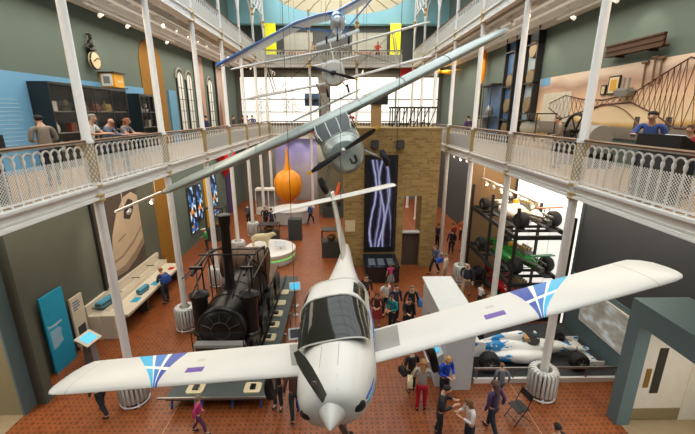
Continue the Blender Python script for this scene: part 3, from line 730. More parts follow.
wing_mb([(y, -2.9-abs(y)*.1, -.52, c) for y, c in ((-1.2, .3), (-1.0, .5), (0, .65), (1.0, .5), (1.2, .3))], .08).build('tailplane', bw, Cc)
MB().loft([[(x, y, z) for x, y in ((a, 0), ((a+b_)/2, .03), (b_, 0), ((a+b_)/2, -.03))] for z, a, b_ in ((-.55, -2.8, -3.6), (.05, -3.1, -3.7), (.35, -3.3, -3.6))]).build('fin', bw, Cc)
p_ = MB(); A0 = math.atan2(.34, -.94)-.12
for a in (A0, A0+PI): blade(p_, (1.22, 0, -.75), a, .05, .85, .12, .5)
pr = p_.build('propeller', black, Cc, True, 50)
for a in (A0, A0+PI): blade(MB(), (1.223, 0, -.75), a, .84, .95, .09, .2, 4).build('blade_tip', yellow, pr)
MB().sph((1.24, 0, -.75), .09, 12, 8).build('propeller_boss', black_steel, Cc)
cables(Cc, [(-.4, -1.4, .1), (-.4, 1.4, .1)])

# --- blue microlight, highest
D = thing('microlight_aircraft', 'blue and white high-wing microlight aircraft hanging highest under the roof', 'aircraft', mtx=Matrix.Translation((-.09, 15, 11.6)), group='suspended aircraft')
bl = mat('microlight_blue', '#2f74c4', .3); wh_s = mat('microlight_white', '#c9d0d4', .35)
def curve_wing(pts, c, th, m, nm, dz=0):
    rg = []
    for k, (x, z, cc) in enumerate(pts):
        rg.append([(x, -.45+q*cc*c, z+dz+h*th) for q, h in ((0, 0), (.1, .6), (.35, 1), (.7, .6), (1, 0), (.6, -.25), (.15, -.35))])
    return MB().loft(rg).build(nm, m, D, True, 60)
W = [(-4.45, -1.42, .12), (-4.1, -1.22, .4), (-2.9, -.62, 1), (-1.5, .06, 1), (-.7, .3, 1), (-.02, .42, 1)]
W2 = [(-.02, .42, 1), (.9, .88, 1), (2.4, 1.6, 1), (3.9, 2.3, .8), (4.3, 2.48, .35)]
for w_ in (W, W2):
    o = curve_wing(w_, 1.3, .09, bl, 'wing')
    rg = [[(x, -.2+q*cc*.9, z-.035+h*.02) for q, h in ((0, 0), (.5, 1), (1, 0), (.5, -1))] for x, z, cc in w_]; MB().loft(rg).build('wing_underside', wh_s, o)
MB().loft([superring(0, 0, 0, 1, 1)] * 0 or [[(p[1], y, p[2]) for p in superring(0, 0, zc, hw, u, d_, 16)] for y, zc, hw, u, d_ in ((-1.15, -.02, .07, .07, .07), (-1.0, 0, .2, .18, .2), (-.6, .05, .27, .3, .28), (0, .05, .27, .36, .28), (.7, .05, .2, .27, .2), (1.8, .1, .1, .1, .1), (3.2, .15, .05, .06, .06))]).build('pod', wh_s, D)
MB().loft([[(p[1], y, p[2]) for p in superring(0, 0, zc, hw, u, u, 16)][:9] for y, zc, hw, u in ((-1.06, .03, .16, .16), (-.6, .06, .285, .315), (-.1, .06, .285, .375))], caps=False, closed=False).build('windscreen', mat('blue_glazing', '#7fb2da', .1), D)
for s in (-1, 1): MB().tube([(s*.25, -.2, -.2), (-1.7 if s < 0 else 1.5, -.1, -.05 if s < 0 else 1.15)], .025, 6).build('strut', bl, D)
MB().prism([(-1.0, -.2), (-.95, -.1), (0, .2), (.9, .5), (.95, .42), (0, .08)], 2.8, 3.1, 'Y').build('tailplane', wh_s, D)
MB().prism([(2.5, .15), (3.3, .15), (3.35, .85), (3.0, .9)], -.02, .02, 'X').build('fin', wh_s, D)
for x, y in ((-.4, -.5), (.4, -.5), (0, -.95)):
    MB().tube([(x*.4, y, -.2), (x, y, -.5)], .02, 6).build('gear_leg', bl, D); wheel(D, (x, y, -.55), .13, .07, 'X')
cables(D, [(-.6, .2, .4), (.6, .2, .8)])
# glazed roof bars that the cables hang from
b = MB()
for k in range(21): b.bb((LX, -4+2*k, 18.3), (RX, -3.9+2*k, 18.42))
for x in (-3.2, 0, 3.2): b.bb((x-.05, -5, 18.42), (x+.05, 37, 18.52))
struct('ceiling_glazing_bars', b, white_paint)
# white ribbed disc under the far roof
t = thing('canopy_disc', 'large white ribbed fabric disc hanging under the roof at the far end', 'parachute', (.1, 30, 16.9)); b = MB()
n = 36; rg = [[(r_*math.cos(2*PI*k/n), r_*math.sin(2*PI*k/n)*1.0, z) for k in range(n)] for r_, z in ((.15, .5), (2.0, .38), (3.6, .1), (4.6, -.32), (4.62, -.36), (3.6, .05), (2, .33), (.15, .45))]
b.loft(rg); b.build('canopy', mat('canopy_cloth', '#f2ecdc', .7), t)
for k in range(20):
    a = 2*PI*k/20; MB().tube([(.2*math.cos(a), .2*math.sin(a), .44), (2*math.cos(a), 2*math.sin(a), .31), (3.6*math.cos(a), 3.6*math.sin(a), .02), (4.6*math.cos(a), 4.6*math.sin(a), -.38)], .03, 5).build('rib', gold, t)
MB().sph((0, 0, .4), (.25, .25, .12), 12, 6).build('hub', black_steel, t)
MB().cyl((0, 0, .5), (0, 0, 1.45), .02, n=6).build('suspension_rod', steel, t)
# ------------------------------------------------------------------ left side, ground floor
WALLX = Matrix(((0, 0, 1, 0), (1, 0, 0, 0), (0, 1, 0, 0), (0, 0, 0, 1)))   # lettering on a wall that faces +X
def at_wall(x, y, z): return Matrix.Translation((x, y, z)) @ WALLX
pale = mat('print_white', '#e8eef0', .6)
def text_lines(parent, x, y0, y1, z, n, dz=.07, h=.022, m=None, seed=1, nm='text_line'):
    rr = random.Random(seed)
    for k in range(n):
        MB().bb((x, y0, z-k*dz), (x+.004, y0+(y1-y0)*(.72+.28*rr.random() if k < n-1 else .5), z-k*dz+h)).build(nm, m or pale, parent, False)
t = thing('information_panel', 'tall cyan information panel leaning on the left wall beside the train bench', 'sign', (-9.62, 10.72, 0))
MB().bb((-.06, 0, 0), (0, .98, 2.8)).build('board', cyan, t, False); text_lines(t, .001, .12, .62, 1.5, 9, .075)
words_mesh('Transport', .15, pale, t, at_wall(.002, .06, 1.64), 'heading')
t = thing('information_panel', 'narrow cream information panel standing between the cyan panel and the train bench', 'sign', (-9.66, 11.95, 0))
MB().bb((-.06, 0, .2), (0, .62, 2.12)).bb((-.1, .1, 0), (-.02, .5, .3)).build('board', bench_white, t, False); text_lines(t, .001, .1, .5, 1.9, 4, .1, .05, mat('print_blue', '#5c7390'), 3)
MB().bb((0, .12, .35), (.01, .5, .95)).build('picture', dark_grey, t, False)
t = thing('touchscreen_kiosk', 'cream touchscreen kiosk with bright cyan screen in front of the train bench', 'kiosk', (-8.8, 11.3, 0), R(-8))
MB().prism([(-.2, 0), (.2, 0), (.14, .85), (-.14, .95)], -.12, .12, 'Y').build('stand', mid_grey, t, False)
rt = Matrix.Rotation(R(28), 3, 'Y')
MB().box((.02, 0, 1.0), (.52, .66, .06), rt).build('console', bench_white, t, False); MB().box((.035, 0, 1.034), (.36, .46, .01), rt).build('screen', cyan_screen, t, False)
t = thing('display_bench', 'long cream display bench for train models along the left wall', 'bench', (0, 12.7, 0))
MB().bb((-9.3, .4, .76), (-8.42, 5.6, .86)).build('worktop', bench_white, t, False)
MB().bb((-9.84, 0, 0), (-9.3, 5.75, 1.02)).bb((-9.84, 0, 1.02), (-9.7, 5.75, 1.42)).build('back_shelf', bench_white, t, False)
for y in (.42, 2.2, 3.9, 5.5): MB().bb((-9.3, y-.06, 0), (-8.6, y+.06, .76)).build('support', mat('bench_dark', '#4a4640', .6), t, False)
MB().bb((-9.3, .05, 0), (-8.75, .4, 1.0)).build('end_panel', bench_white, t, False)
for y in (.3, 1.7, 3.1, 4.5, 5.6): MB().cyl((-9.7, y, 1.2), (-9.32, y, 1.2), .02, n=6).build('bracket', dark_grey, t)
MB().bb((-9.33, .1, 1.03), (-9.315, 5.65, 1.35)).build('glass_screen', clear_glass, t, False)
for (x, y, z, s, lb) in ((-9.5, 13.5, 1.02, 1., 'blue train carriage model on the near end of the bench shelf'), (-8.8, 15.0, .86, .8, 'blue train carriage model on the bench worktop beside cyan tiles')):
    t = thing('train_model', lb, 'model', (x, y, z), R(-6), 'train carriage models'); t.scale = (s, s, s)
    MB().prism([(-.14, .08), (.14, .08), (.14, .26), (.1, .33), (-.1, .33), (-.14, .26)], -.38, .38, 'Y').build('carriage_body', mat('model_blue', '#4b93b0', .4), t, False)
    MB().bb((.141, -.33, .19), (.146, .33, .25)).bb((-.1, -.384, .18), (.1, -.38, .26)).build('windows', dark_grey, t, False)
    MB().bb((-.12, -.34, .02), (.12, .34, .08)).build('underframe', black, t, False)
    for yy in (-.25, .25): MB().cyl((-.12, yy, .05), (.12, yy, .05), .05, n=10).build('axle', black, t)
for (x, y, lb) in ((-8.75, 14.3, 'cyan tile on the bench nearer the kiosk'), (-8.7, 15.9, 'cyan tile on the bench beside the visitor with a backpack')):
    o = MB().bb((-.14, -.2, 0), (.14, .2, .02)).build('label_tile', cyan, None, False); o.location = (x, y, .86); tag(o, lb, 'sign', 'cyan bench tiles')
o = MB().bb((-.12, -.15, 0), (.12, .15, .02)).build('label_tile', red, None, False); o.location = (-8.7, 17.6, .86); tag(o, 'small red tile at the far end of the train bench', 'sign')
# large print of a streamlined train
t = thing('train_poster', 'large dark wall print of a streamlined cream train nose', 'poster', (-9.81, 14.15, 1.45))
MB().bb((-.02, 0, 0), (.03, 3.3, 4.0)).build('print', mat('poster_dark', '#4a3f36', .6, var=.3, scale=1), t, False)
def flat(pts, m, nm, x): MB().prism(pts, x, x+.003, 'X').build(nm, m, t, False)
cr = mat('poster_cream', '#b9a58c', .6, var=.18, scale=1.2); cr2 = mat('poster_tan', '#8d7862', .6, var=.2, scale=2)
flat([(.8, .2), (.7, 1.0), (.95, 2.0), (1.5, 2.9), (2.2, 3.45), (2.8, 3.55), (3.28, 3.3), (3.28, .9), (2.4, .4), (1.6, .15)], cr, 'train_nose', .031)
flat([(1.95, 2.5), (2.1, 3.0), (2.5, 3.3), (2.85, 3.15), (2.8, 2.7), (2.4, 2.35)], mat('poster_glass', '#3b3530', .4), 'train_window', .035)
flat([(.72, .9), (1.4, .95), (2.4, 1.3), (3.25, 1.8), (3.25, 1.7), (2.4, 1.18), (1.4, .85), (.72, .8)], cr2, 'train_stripe', .035)
flat([(.8, .22), (1.6, .17), (2.4, .42), (3.25, .92), (3.25, 1.2), (2.4, .75), (1.5, .45), (.76, .45)], cr2, 'train_skirt', .036)
flat([(1.3, 1.6), (1.9, 1.75), (1.9, 1.83), (1.3, 1.68)], cr2, 'number_plate', .036)
MB().bb((-.02, -.12, -.02), (.1, .0, 4.3)).build('edge_frame', black_steel, t, False)
# yellow arches of the wall (ground floor and gallery)
def arch_pts(y0, y1, z0, z1, n=12):
    c, r = (y0+y1)/2, (y1-y0)/2; return [(y0, z0), (y1, z0)]+[(c+r*math.cos(PI*k/n), z1-r+r*math.sin(PI*k/n)) for k in range(n+1)]
struct('trim_3', MB().prism(arch_pts(19.0, 21.3, 0, 5.4), LW, LW+.035, 'X'), yellow_arch); struct('trim_4', MB().prism(arch_pts(19.55, 21.9, DK, 12.15), LW, LW+.03, 'X'), yellow_arch)
def stained(y, w_, z0, z1, lb):
    t = thing('stained_glass_panel', lb, 'window panel', (LW+.02, y, 0), 0, 'stained glass panels on the left wall')
    MB().bb((0, -.08, z0-.08), (.06, w_+.08, z1+.08)).build('frame', dark_grey, t, False); MB().bb((.06, 0, z0), (.075, w_, z1)).build('pane', M_stained, t, False)
stained(23.2, 1.0, .9, 3.9, 'blue and white stained glass panel nearest the yellow arch'); stained(24.6, .8, 1.4, 3.8, 'narrow blue stained glass panel beside a yellow banner'); stained(27.6, 1.0, .9, 4.6, 'stained glass panel farthest along the left wall')
o = MB().bb((LW+.02, 26.1, 0), (LW+.06, 27.0, 4.6)).build('banner', yellow, None, False); tag(o, 'yellow upright banner between stained glass panels', 'banner')
t = thing('wall_sculpture', 'red pointed hanging sculpture high on the far left wall', 'sculpture', (LW, 30.6, 4.6))
MB().loft([[(.1+.5*dx, y, z) for dx, y, z in ((0, -1.6, 1.0), (1, -1.2, .9), (1, -.2, -.3), (0, -.1, -.9))], [(.1+.5*dx, y, z) for dx, y, z in ((0, 0, .5), (1, .1, .4), (1, .3, -.6), (0, .3, -1.3))]]).build('wing_panel', red, t, False)
MB().loft([[(.1+.5*dx, y, z) for dx, y, z in ((0, .5, .4), (1, .5, .3), (1, .4, -.6), (0, .3, -1.2))], [(.1+.5*dx, y, z) for dx, y, z in ((0, 2.2, .7), (1, 2.2, .6), (1, 2.0, .1), (0, 2.0, 0))]]).build('wing_panel', red, t, False)
o = MB().bb((LW+.02, 31.2, 0), (LW+.08, 33.0, 4.2)).build('banner', mat('purple_print_dark', '#4b3f6e', .7, var=.3, scale=1.2), None, False); tag(o, 'dark purple printed banner under the red sculpture', 'banner')
o = MB().bb((LW+.02, 33.2, 0), (LW+.08, 33.7, 4.0)).build('banner', mat('orange_print', '#c2622a', .7), None, False); tag(o, 'narrow orange banner beside the dark purple banner', 'banner')
# lamp rail under the gallery
def lamp_rail(x, y0, y1, z, n, lb, glow, top, m=white_paint):
    t = thing('lamp_rail', lb, 'track light', (x, y0, z)); L = y1-y0
    MB().bb((-.035, 0, -.03), (.035, L, .03)).build('rail', m, t, False)
    for q in (.15, .85): MB().cyl((0, L*q, .03), (0, L*q, top-z), .012, n=6).build('rod', m, t)
    for k in range(n):
        y = L*(k+.5)/n; h = MB().cyl((0, y, -.03), (0, y, -.16), .015, n=6).cyl((.0, y-.1, -.24), (.0, y+.08, -.14), .07, .06, 10).build('lamp_head', m, t)
        if k in glow: MB().cyl((0, y-.105, -.243), (0, y-.1, -.24), .058, n=10).build('lens', lamp_glow, h)
lamp_rail(-7.15, 11.4, 14.5, 5.5, 2, 'white lamp rail hanging under the left gallery above the train bench', (1,), 6.46)
lamp_rail(-7.05, 15.8, 22, 12.1, 5, 'nearer white lamp rail under the left upper gallery', (0,), 12.28); lamp_rail(-7.05, 23, 32, 12.1, 6, 'farther white lamp rail under the left upper gallery', (1, 4), 12.28)
lamp_rail(-8.6, 14.0, 21, 12.1, 4, 'white lamp rail close to the left gallery wall', (), 12.28)
# ------------------------------------------------------------------ locomotive on its platform
t = thing('display_platform', 'low dark platform on blue legs under the black locomotive', 'platform', (-3.7, 9.05, 0))
MB().bb((-1.48, 0, .36), (1.48, 8.4, .44)).build('deck', mat('deck_grey', '#4c5350', .7), t, False)
blu = mat('leg_blue', '#2462b4', .45)
for y in (.12, 2.8, 5.5, 8.2):
    for x in (-1.35, -.45, .45, 1.3): MB().tube([(x-.05, y, 0), (x, y, .36)], .035, 6).build('leg', blu, t)
MB().bb((-1.7, -.05, .44), (1.55, .0, .5)).build('edge_rail', steel, t, False)
for x in (-.85, .87):
    for y in (.38, 1.3, 2.15, 3.0, 3.85, 4.7, 5.6, 6.6): MB().prism([(-.25, -.16), (-.2, -.22), (.2, -.22), (.25, -.16), (.25, .16), (.2, .22), (-.2, .22), (-.25, .16)], 0, .05).build('pad', cream, t, False).location = (x+.12, y, .44)
for x in (-.85, .87): MB().bb((x-.04, 1.3, .49), (x+.04, 8.2, .58)).build('rail', iron, t, False)
for x in (-.73, .99):
    for y in (.38, 1.3, 2.15, 3.0, 3.85, 4.7): MB().bb((x-.07, y-.1, .49), (x+.09, y+.1, .54)).build('clamp', iron, t, False)
L = thing('steam_locomotive', 'black early steam locomotive with tall chimney and exposed rods on the low platform', 'locomotive', (-3.8, 0, 0))
MB().lathe([(.68, 10.28), (.74, 10.3), (.78, 10.36), (.78, 10.42), (.76, 10.44), (.76, 13.7), (.66, 13.75)], 30, (0, 0, 1.93), 'Y').build('boiler', iron, L)
fp = MB().lathe([(.1, 10.2), (.3, 10.215), (.62, 10.25), (.66, 10.29)], 30, (0, 0, 1.93), 'Y').build('front_plate', iron, L)
b = MB()
for a in (20, 55, 90, 125, 160): b = MB().tube([(.3*math.cos(R(a)), 10.2, 1.93+.3*math.sin(R(a))), (.63*math.cos(R(a)), 10.24, 1.93+.63*math.sin(R(a)))], .012, 4).build('plate_seam', iron_edge, fp)
MB().torus((0, 10.205, 1.93), .3, .014, 'Y', 24, 5).build('plate_seam', iron_edge, fp)
for k in range(24): a = 2*PI*k/24; MB().sph((.71*math.cos(a), 10.33, 1.93+.71*math.sin(a)), .022, 6, 4).build('rivet', iron_edge, fp)
for y in (11.2, 12.2, 13.2): MB().torus((0, y, 1.93), .765, .02, 'Y', 28, 5).build('boiler_band', iron, L)
MB().lathe([(.24, 2.66), (.19, 2.8), (.165, 2.9), (.16, 4.9), (.19, 4.98), (.2, 5.2), (.23, 5.28), (.18, 5.3)], 20, (-.08, 11.8, 0)).build('chimney', iron, L)
for s in (-1, 1):
    MB().lathe([(.3, 1.5), (.3, 1.55), (.25, 1.6), (.25, 2.75), (.32, 2.8), (.32, 2.9), (.24, 2.94), (.1, 3.02)], 18, (s*.8, 10.85, 0)).build('cylinder', iron, L)
    for a in range(6): MB().sph((s*.8+.28*math.cos(a*PI/3), 10.85+.28*math.sin(a*PI/3), 2.92), .03, 6, 4).build('bolt', iron, L)
    MB().cyl((s*.8, 10.85, 3.0), (s*.8, 10.85, 3.8), .03, n=8).build('piston_rod', steel, L)
    MB().box((s*.8, 10.85, 3.8), (.4, .08, .08)).build('crosshead', iron, L)
    MB().tube([(s*.8, 10.5, 3.7), (s*.8, 12.0, 3.85), (s*.8, 13.6, 3.5)], .045, 6).build('walking_beam', iron, L)
    for y, z in ((11.3, 3.8), (12.4, 3.82), (13.5, 3.5)): MB().tube([(s*.8, y, z), (s*.82, y+.1, 1.3)], .028, 6).build('connecting_rod', iron, L)
    for (p, q) in (((s*.95, 10.5, 2.9), (s*.6, 11.6, 3.95)), ((s*.6, 11.6, 3.95), (s*.95, 12.9, 2.8)), ((s*.3, 10.7, 2.8), (s*.62, 11.5, 3.9)), ((s*1.05, 10.6, 3.55), (s*1.05, 13.2, 3.55))): MB().tube([p, q], .025, 5).build('stay_rod', iron, L)
    MB().bb((s*.5, 10.0, 1.12), (s*.62, 16.4, 1.36)).build('frame_beam', iron, L, False)
    for k, y in enumerate((10.9, 12.35, 13.8, 15.3)):
        w_ = MB().lathe([(.38, -.06), (.5, -.06), (.5, .05), (.53, .05), (.53, .08), (.38, .08)], 28, (s*.86, y, 1.1), 'X').build('wheel', iron, L)
        b = MB().cyl((s*.86-.09, y, 1.1), (s*.86+.11, y, 1.1), .09, n=12)
        for q in range(5):
            a = PI*q/5+.3*k; b.tube([(s*.86, y-.4*math.cos(a), 1.1-.4*math.sin(a)), (s*.86, y+.4*math.cos(a), 1.1+.4*math.sin(a))], .03, 5)
        b.build('spokes', iron, w_)
    MB().tube([(s*.98, 10.9, .95), (s*.98, 13.8, .95)], .03, 6).build('coupling_rod', iron, L)
MB().tube([(-.95, 11.6, 3.95), (.95, 11.6, 3.95)], .03, 6).build('cross_shaft', iron, L); MB().tube([(-.85, 13.2, 3.55), (.85, 13.2, 3.55)], .03, 6).build('cross_shaft', iron, L)
MB().tube([(-1.15, 10.6, 3.55), (-1.15, 13.2, 3.55), (-.5, 13.2, 3.55)], .025, 5).build('hand_rail', iron, L)
MB().bb((-.78, 9.95, 1.5), (.75, 10.2, 1.6)).build('footplate', mid_grey, L, False)
MB().bb((-.8, 10.1, .95), (.78, 10.22, 1.5)).build('buffer_beam', iron_brown, L, False)
for x in (-.8, .77): MB().cyl((x, 9.95, .5), (x, 9.95, 2.05), .018, n=6).build('rail_post', iron, L)
MB().tube([(-.8, 9.95, 2.05), (.77, 9.95, 2.05)], .018, 6).build('hand_rail', iron, L)
MB().bb((-.78, 13.9, 1.36), (.78, 16.5, 1.5)).build('tender_deck', iron_brown, L, False)
b = MB().lathe([(.54, -1.0), (.62, -.98), (.65, -.4), (.65, .4), (.62, .82), (.54, .84)], 28, (-.1, 14.35, 2.52), 'X').build('water_barrel', iron_brown, L)
for x in (-.95, -.35, .35, .76): MB().torus((x-.05, 14.35, 2.52), .65 if abs(x) < .5 else .625, .018, 'X', 28, 5).build('barrel_hoop', iron, b)
for x in (-.6, .6): MB().bb((x-.06, 13.9, 1.5), (x+.06, 14.8, 2.05)).build('barrel_cradle', iron_brown, L, False)
# signs along the platform
for (x, y, z, m, lb) in ((-2.1, 15.2, .98, cyan_screen, 'small blue screen sign on a post beside the locomotive'), (-1.65, 11.6, .9, black, 'small black and white sign on a post beside the locomotive')):
    t = thing('post_sign', lb, 'sign', (x, y, 0), R(10)); MB().cyl((0, 0, 0), (0, 0, z), .03, n=8).lathe([(.16, 0), (.16, .03), (.03, .05)], 12).build('post', steel, t)
    rt = Matrix.Rotation(R(40), 3, 'X'); MB().box((0, 0, z), (.5, .42, .04), rt).build('board', grey_box, t, False); o = MB().box((0, -.018, z+.026), (.38, .3, .006), rt).build('screen', m, t, False)
    if m is black:
        for k in range(3): MB().box((0, -.1+.08*k-.0, z-.05+.068*k+.0), (.3, .03, .004), rt).build('text_line', pale, o, False)
for k, y in enumerate((11.6, 13.0, 14.4)):
    o = MB().cyl((0, 0, 0), (0, 0, .85), .03, n=8).lathe([(.14, 0), (.14, .03), (.03, .05)], 10).sph((0, 0, .88), .05, 8, 5).build('barrier_post', steel, None); o.location = (-2.02, y, 0); tag(o, f'{ORD[k]} steel barrier post along the right of the locomotive', 'post', 'barrier posts')
# ------------------------------------------------------------------ middle of the floor
t = thing('round_plinth', 'round white plinth with a green light strip behind the locomotive', 'plinth', (-4.3, 20.9, 0))
MB().lathe([(1.45, 0), (1.5, .05), (1.5, .34)], 40).build('base', grey_box, t); MB().lathe([(1.5, .34), (1.52, .36), (1.52, .42), (1.5, .44)], 40).build('light_strip', mat('strip_green', '#7fe06a', .4, emit=.5), t); MB().lathe([(1.5, .44), (1.55, .5), (1.55, .72), (1.5, .75)], 40).build('top', white_paint, t)
def sheep():
    s = Sk(); h = s.p((0, -.42, .62), (.2, .21)); m = s.p((0, -.1, .63), (.235, .24), h); c = s.p((0, .28, .62), (.21, .23), m); n = s.p((0, .5, .72), (.13, .15), c); hd = s.p((0, .66, .84), (.085, .1), n); mz = s.p((0, .84, .76), (.05, .06), hd)
    for sd in (-1, 1):
        s.p((sd*.15, .62, .88), (.03, .018), hd)
        a = s.p((sd*.11, .3, .4), (.07, .075), c); b_ = s.p((sd*.11, .31, .22), .038, a); s.p((sd*.11, .32, .03), .034, b_)
        a = s.p((sd*.11, -.42, .42), (.08, .1), h); b_ = s.p((sd*.11, -.5, .24), .04, a); s.p((sd*.11, -.46, .03), .034, b_)
    s.p((0, -.64, .55), .04, h)
    me = s.mesh(m, 2); me.materials.append(mat('fleece', '#cfbf96', .95, var=.25, scale=22)); o = bpy.data.objects.new('fleece_body', me); COL.objects.link(o); return o
t = thing('stuffed_sheep', 'cream stuffed sheep standing on the round white plinth', 'sheep', (-4.75, 20.9, .75), R(-90)); o = sheep(); o.name = 'body'; o.parent = t; t.scale = (1.05, 1.05, 1.05)
for sd in (-1, 1): MB().sph((sd*.075, .72, .86), .018, 6, 4).build('eye', black, t)
t = thing('label_stand', 'small clear lectern on the round white plinth', 'sign', (-3.6, 20.6, .75)); MB().cyl((0, 0, 0), (0, 0, .3), .03, n=8).box((0, 0, .34), (.7, .45, .03), Matrix.Rotation(R(25), 3, 'X')).build('stand', grey_box, t, False)
t = thing('round_counter', 'curved grey counter under the orange balloon', 'counter', (-4.1, 29.2, 0)); MB().lathe([(1.45, 0), (1.5, .05), (1.5, .95), (1.55, 1.0), (1.55, 1.06)], 36).build('body', grey_box, t); MB().lathe([(1.3, 1.06), (1.3, 1.08)], 36).build('top', white_paint, t)
t = thing('balloon', 'orange pear-shaped balloon hanging above the curved counter', 'balloon', (-4.0, 27.6, 0))
MB().lathe([(.25, 1.95), (.5, 2.1), (.82, 2.5), (1.0, 2.95), (1.06, 3.35), (1.0, 3.75), (.82, 4.1), (.5, 4.35), (.2, 4.46), (.06, 4.5)], 28).build('envelope', orange, t)
MB().lathe([(.25, 1.86), (.3, 1.88), (.25, 1.97)], 20).build('mouth_ring', yellow, t); MB().lathe([(.3, 4.44), (.16, 4.9), (.1, 5.7), (.02, 6.2)], 16).build('crown_cone', orange, t)
for k in range(10):
    a = 2*PI*k/10; MB().tube([(r_*math.cos(a), r_*math.sin(a), z) for r_, z in ((.5, 2.1), (.83, 2.5), (1.01, 2.95), (1.067, 3.35), (1.01, 3.75), (.83, 4.1), (.5, 4.36))], .008, 4).build('seam', mat('orange_dark', '#d8720c', .5), t)
MB().cyl((0, 0, 6.1), (0, 0, 18.3), .006, n=5).build('suspension_cable', black_steel, t)
t = thing('display_cabinet', 'white barred display cabinet standing by the far left columns', 'cabinet', (-7.4, 31.2, 0)); b = MB().bb((0, 0, 0), (1.7, .9, .5)).bb((0, 0, 2.1), (1.7, .9, 2.25)); b.build('body', white_paint, t, False)
for x in (0, .55, 1.1, 1.64): MB().bb((x, 0, .5), (x+.06, .06, 2.1)).build('bar', white_paint, t, False)
MB().bb((0, .8, .5), (1.7, .9, 2.1)).build('back', mid_grey, t, False)
o = MB().bb((-.45, -.35, 0), (.45, .35, 1.5)).build('display_plinth', dark_grey, None, False); o.location = (-3.2, 24.6, 0); tag(o, 'dark upright display block behind the round plinth', 'plinth')
def cased(nm, lb, x, y, w_, d_, h0, h1):
    t = thing(nm, lb, 'showcase', (x, y, 0)); MB().bb((-w_/2, -d_/2, 0), (w_/2, d_/2, h0)).build('base', dark_grey, t, False)
    for sx in (-1, 1):
        for sy in (-1, 1): MB().bb((sx*w_/2-.02, sy*d_/2-.02, h0), (sx*w_/2+.02, sy*d_/2+.02, h1)).build('post', black_steel, t, False)
    MB().bb((-w_/2, -d_/2, h1), (w_/2, d_/2, h1+.05)).build('lid', black_steel, t, False)
    MB().bb((-w_/2+.02, -d_/2, h0), (w_/2-.02, -d_/2+.01, h1)).build('glass', clear_glass, t, False); MB().sph((0, 0, h0+.2), (w_*.25, d_*.25, .2), 12, 8).lathe([(.12, h0), (.05, h0+.1)], 10).build('exhibit', mat('exhibit_bronze', '#8a6a40', .4, .5), t)
cased('showcase', 'low dark showcase standing left of the brick tower', -.6, 21.4, 1.15, .8, 1.0, 1.7)
cased('showcase', 'low glass showcase just behind the round plinth', -4.9, 23.9, 1.3, .8, .8, 1.3)
cased('showcase', 'dark showcase by the far left wall below stained glass', -8.6, 24.6, 1.2, .8, .9, 2.3)
# ------------------------------------------------------------------ left gallery
struct('trim_5', MB().bb((LW, -5, DK), (LW+.04, 19.55, 9.72)), wall_blue)
t = thing('wall_text', 'block of white text on the blue wall near the lectern', 'sign', (LW+.042, 11.1, 0)); text_lines(t, 0, 0, .9, 8.9, 12, .12, .02, mat('text_pale', '#a9cbe0', .6), 5)
def showcase(y0, y1, z1, lb, seed, d_=.65):
    t = thing('wall_showcase', lb, 'showcase', (LW+.05, 0, 0)); e = mat('case_black', '#1f2324', .3)
    MB().bb((0, y0, DK), (d_, y1, DK+.55)).build('plinth', e, t, False); MB().bb((0, y0, DK+.55), (.04, y1, z1)).build('back_panel', mat('case_back', '#4f5350', .6, var=.35, scale=1.4), t, False)
    MB().bb((0, y0, z1), (d_, y1, z1+.08)).build('lid', e, t, False); MB().bb((0, y0-.03, DK), (d_, y0, z1+.08)).build('side_panel', e, t, False); MB().bb((0, y1, DK), (d_, y1+.03, z1+.08)).build('side_panel', e, t, False)
    for q in range(1, 4): MB().bb((d_-.03, y0+(y1-y0)*q/4-.015, DK+.55), (d_, y0+(y1-y0)*q/4+.015, z1)).build('mullion', e, t, False)
    MB().bb((d_-.015, y0, DK+.55), (d_-.005, y1, z1)).build('glass', clear_glass, t, False)
    for z in (7.85, 8.55): MB().bb((.04, y0, z), (d_-.1, y1, z+.03)).build('shelf', mid_grey, t, False)
    rr = random.Random(seed); cs = ['#c9bfae', '#8a4a3a', '#b79a5a', '#5a7284', '#d8d4c8', '#7c6a50']; kinds = ('model_engine', 'ledger', 'jar', 'model_ship'); k = 0
    n = int((y1-y0)/.75)
    for z in (7.27, 7.88, 8.58):
        for q in range(n):
            y = y0+.4+q*.75; kd = kinds[rr.randrange(4)]; c = rr.randrange(6); m = mat('exhibit_'+str(c), cs[c], .5); b = MB()
            if kd == 'ledger': b.bb((-.1, -.13, 0), (.1, .13, .3)).bb((-.09, -.12, .3), (.09, .12, .31))
            elif kd == 'jar': b.lathe([(.09, 0), (.12, .08), (.11, .22), (.06, .28), (.07, .34)], 12)
            elif kd == 'model_ship': b.loft([[(x*.07, y_, .12+dz) for x, dz in ((-1, 0), (0, -.12), (1, 0))] for y_, dz in ((-.25, 0), (.1, 0))]).cyl((0, -.05, 0), (0, -.05, .42), .012, n=5).box((0, -.05, .28), (.01, .22, .16))
            else: b.cyl((0, -.2, .2), (0, .15, .2), .09, n=10).cyl((0, -.12, .2), (0, -.12, .42), .03, n=8).bb((-.1, -.22, 0), (.1, .22, .08)).cyl((-.1, .08, .1), (.1, .08, .1), .1, n=10)
            o = b.build(kd, m, None); o.location = (LW+.35, y, z+.005)
            row = {7.27: 'bottom', 7.88: 'middle', 8.58: 'top'}[z]; w_ = 'long' if y1-y0 > 4 else 'short'
            tag(o, f'{kd.replace("_", " ")} on the {row} level of the {w_} dark showcase, {["first", "second", "third", "fourth", "fifth", "sixth"][q]} from its near end', 'exhibit', f'exhibits in the {w_} dark showcase')
showcase(12.4, 16.7, 9.4, 'long dark glass showcase against the blue gallery wall', 3); showcase(17.8, 19.4, 9.3, 'short dark glass showcase beside the yellow arch', 4)
t = thing('hanging_clock', 'round cream dial with a black ornate figure on top, on the left gallery wall', 'clock', (LW, 15.75, 10.5)); t.scale = (.8, .8, .85)
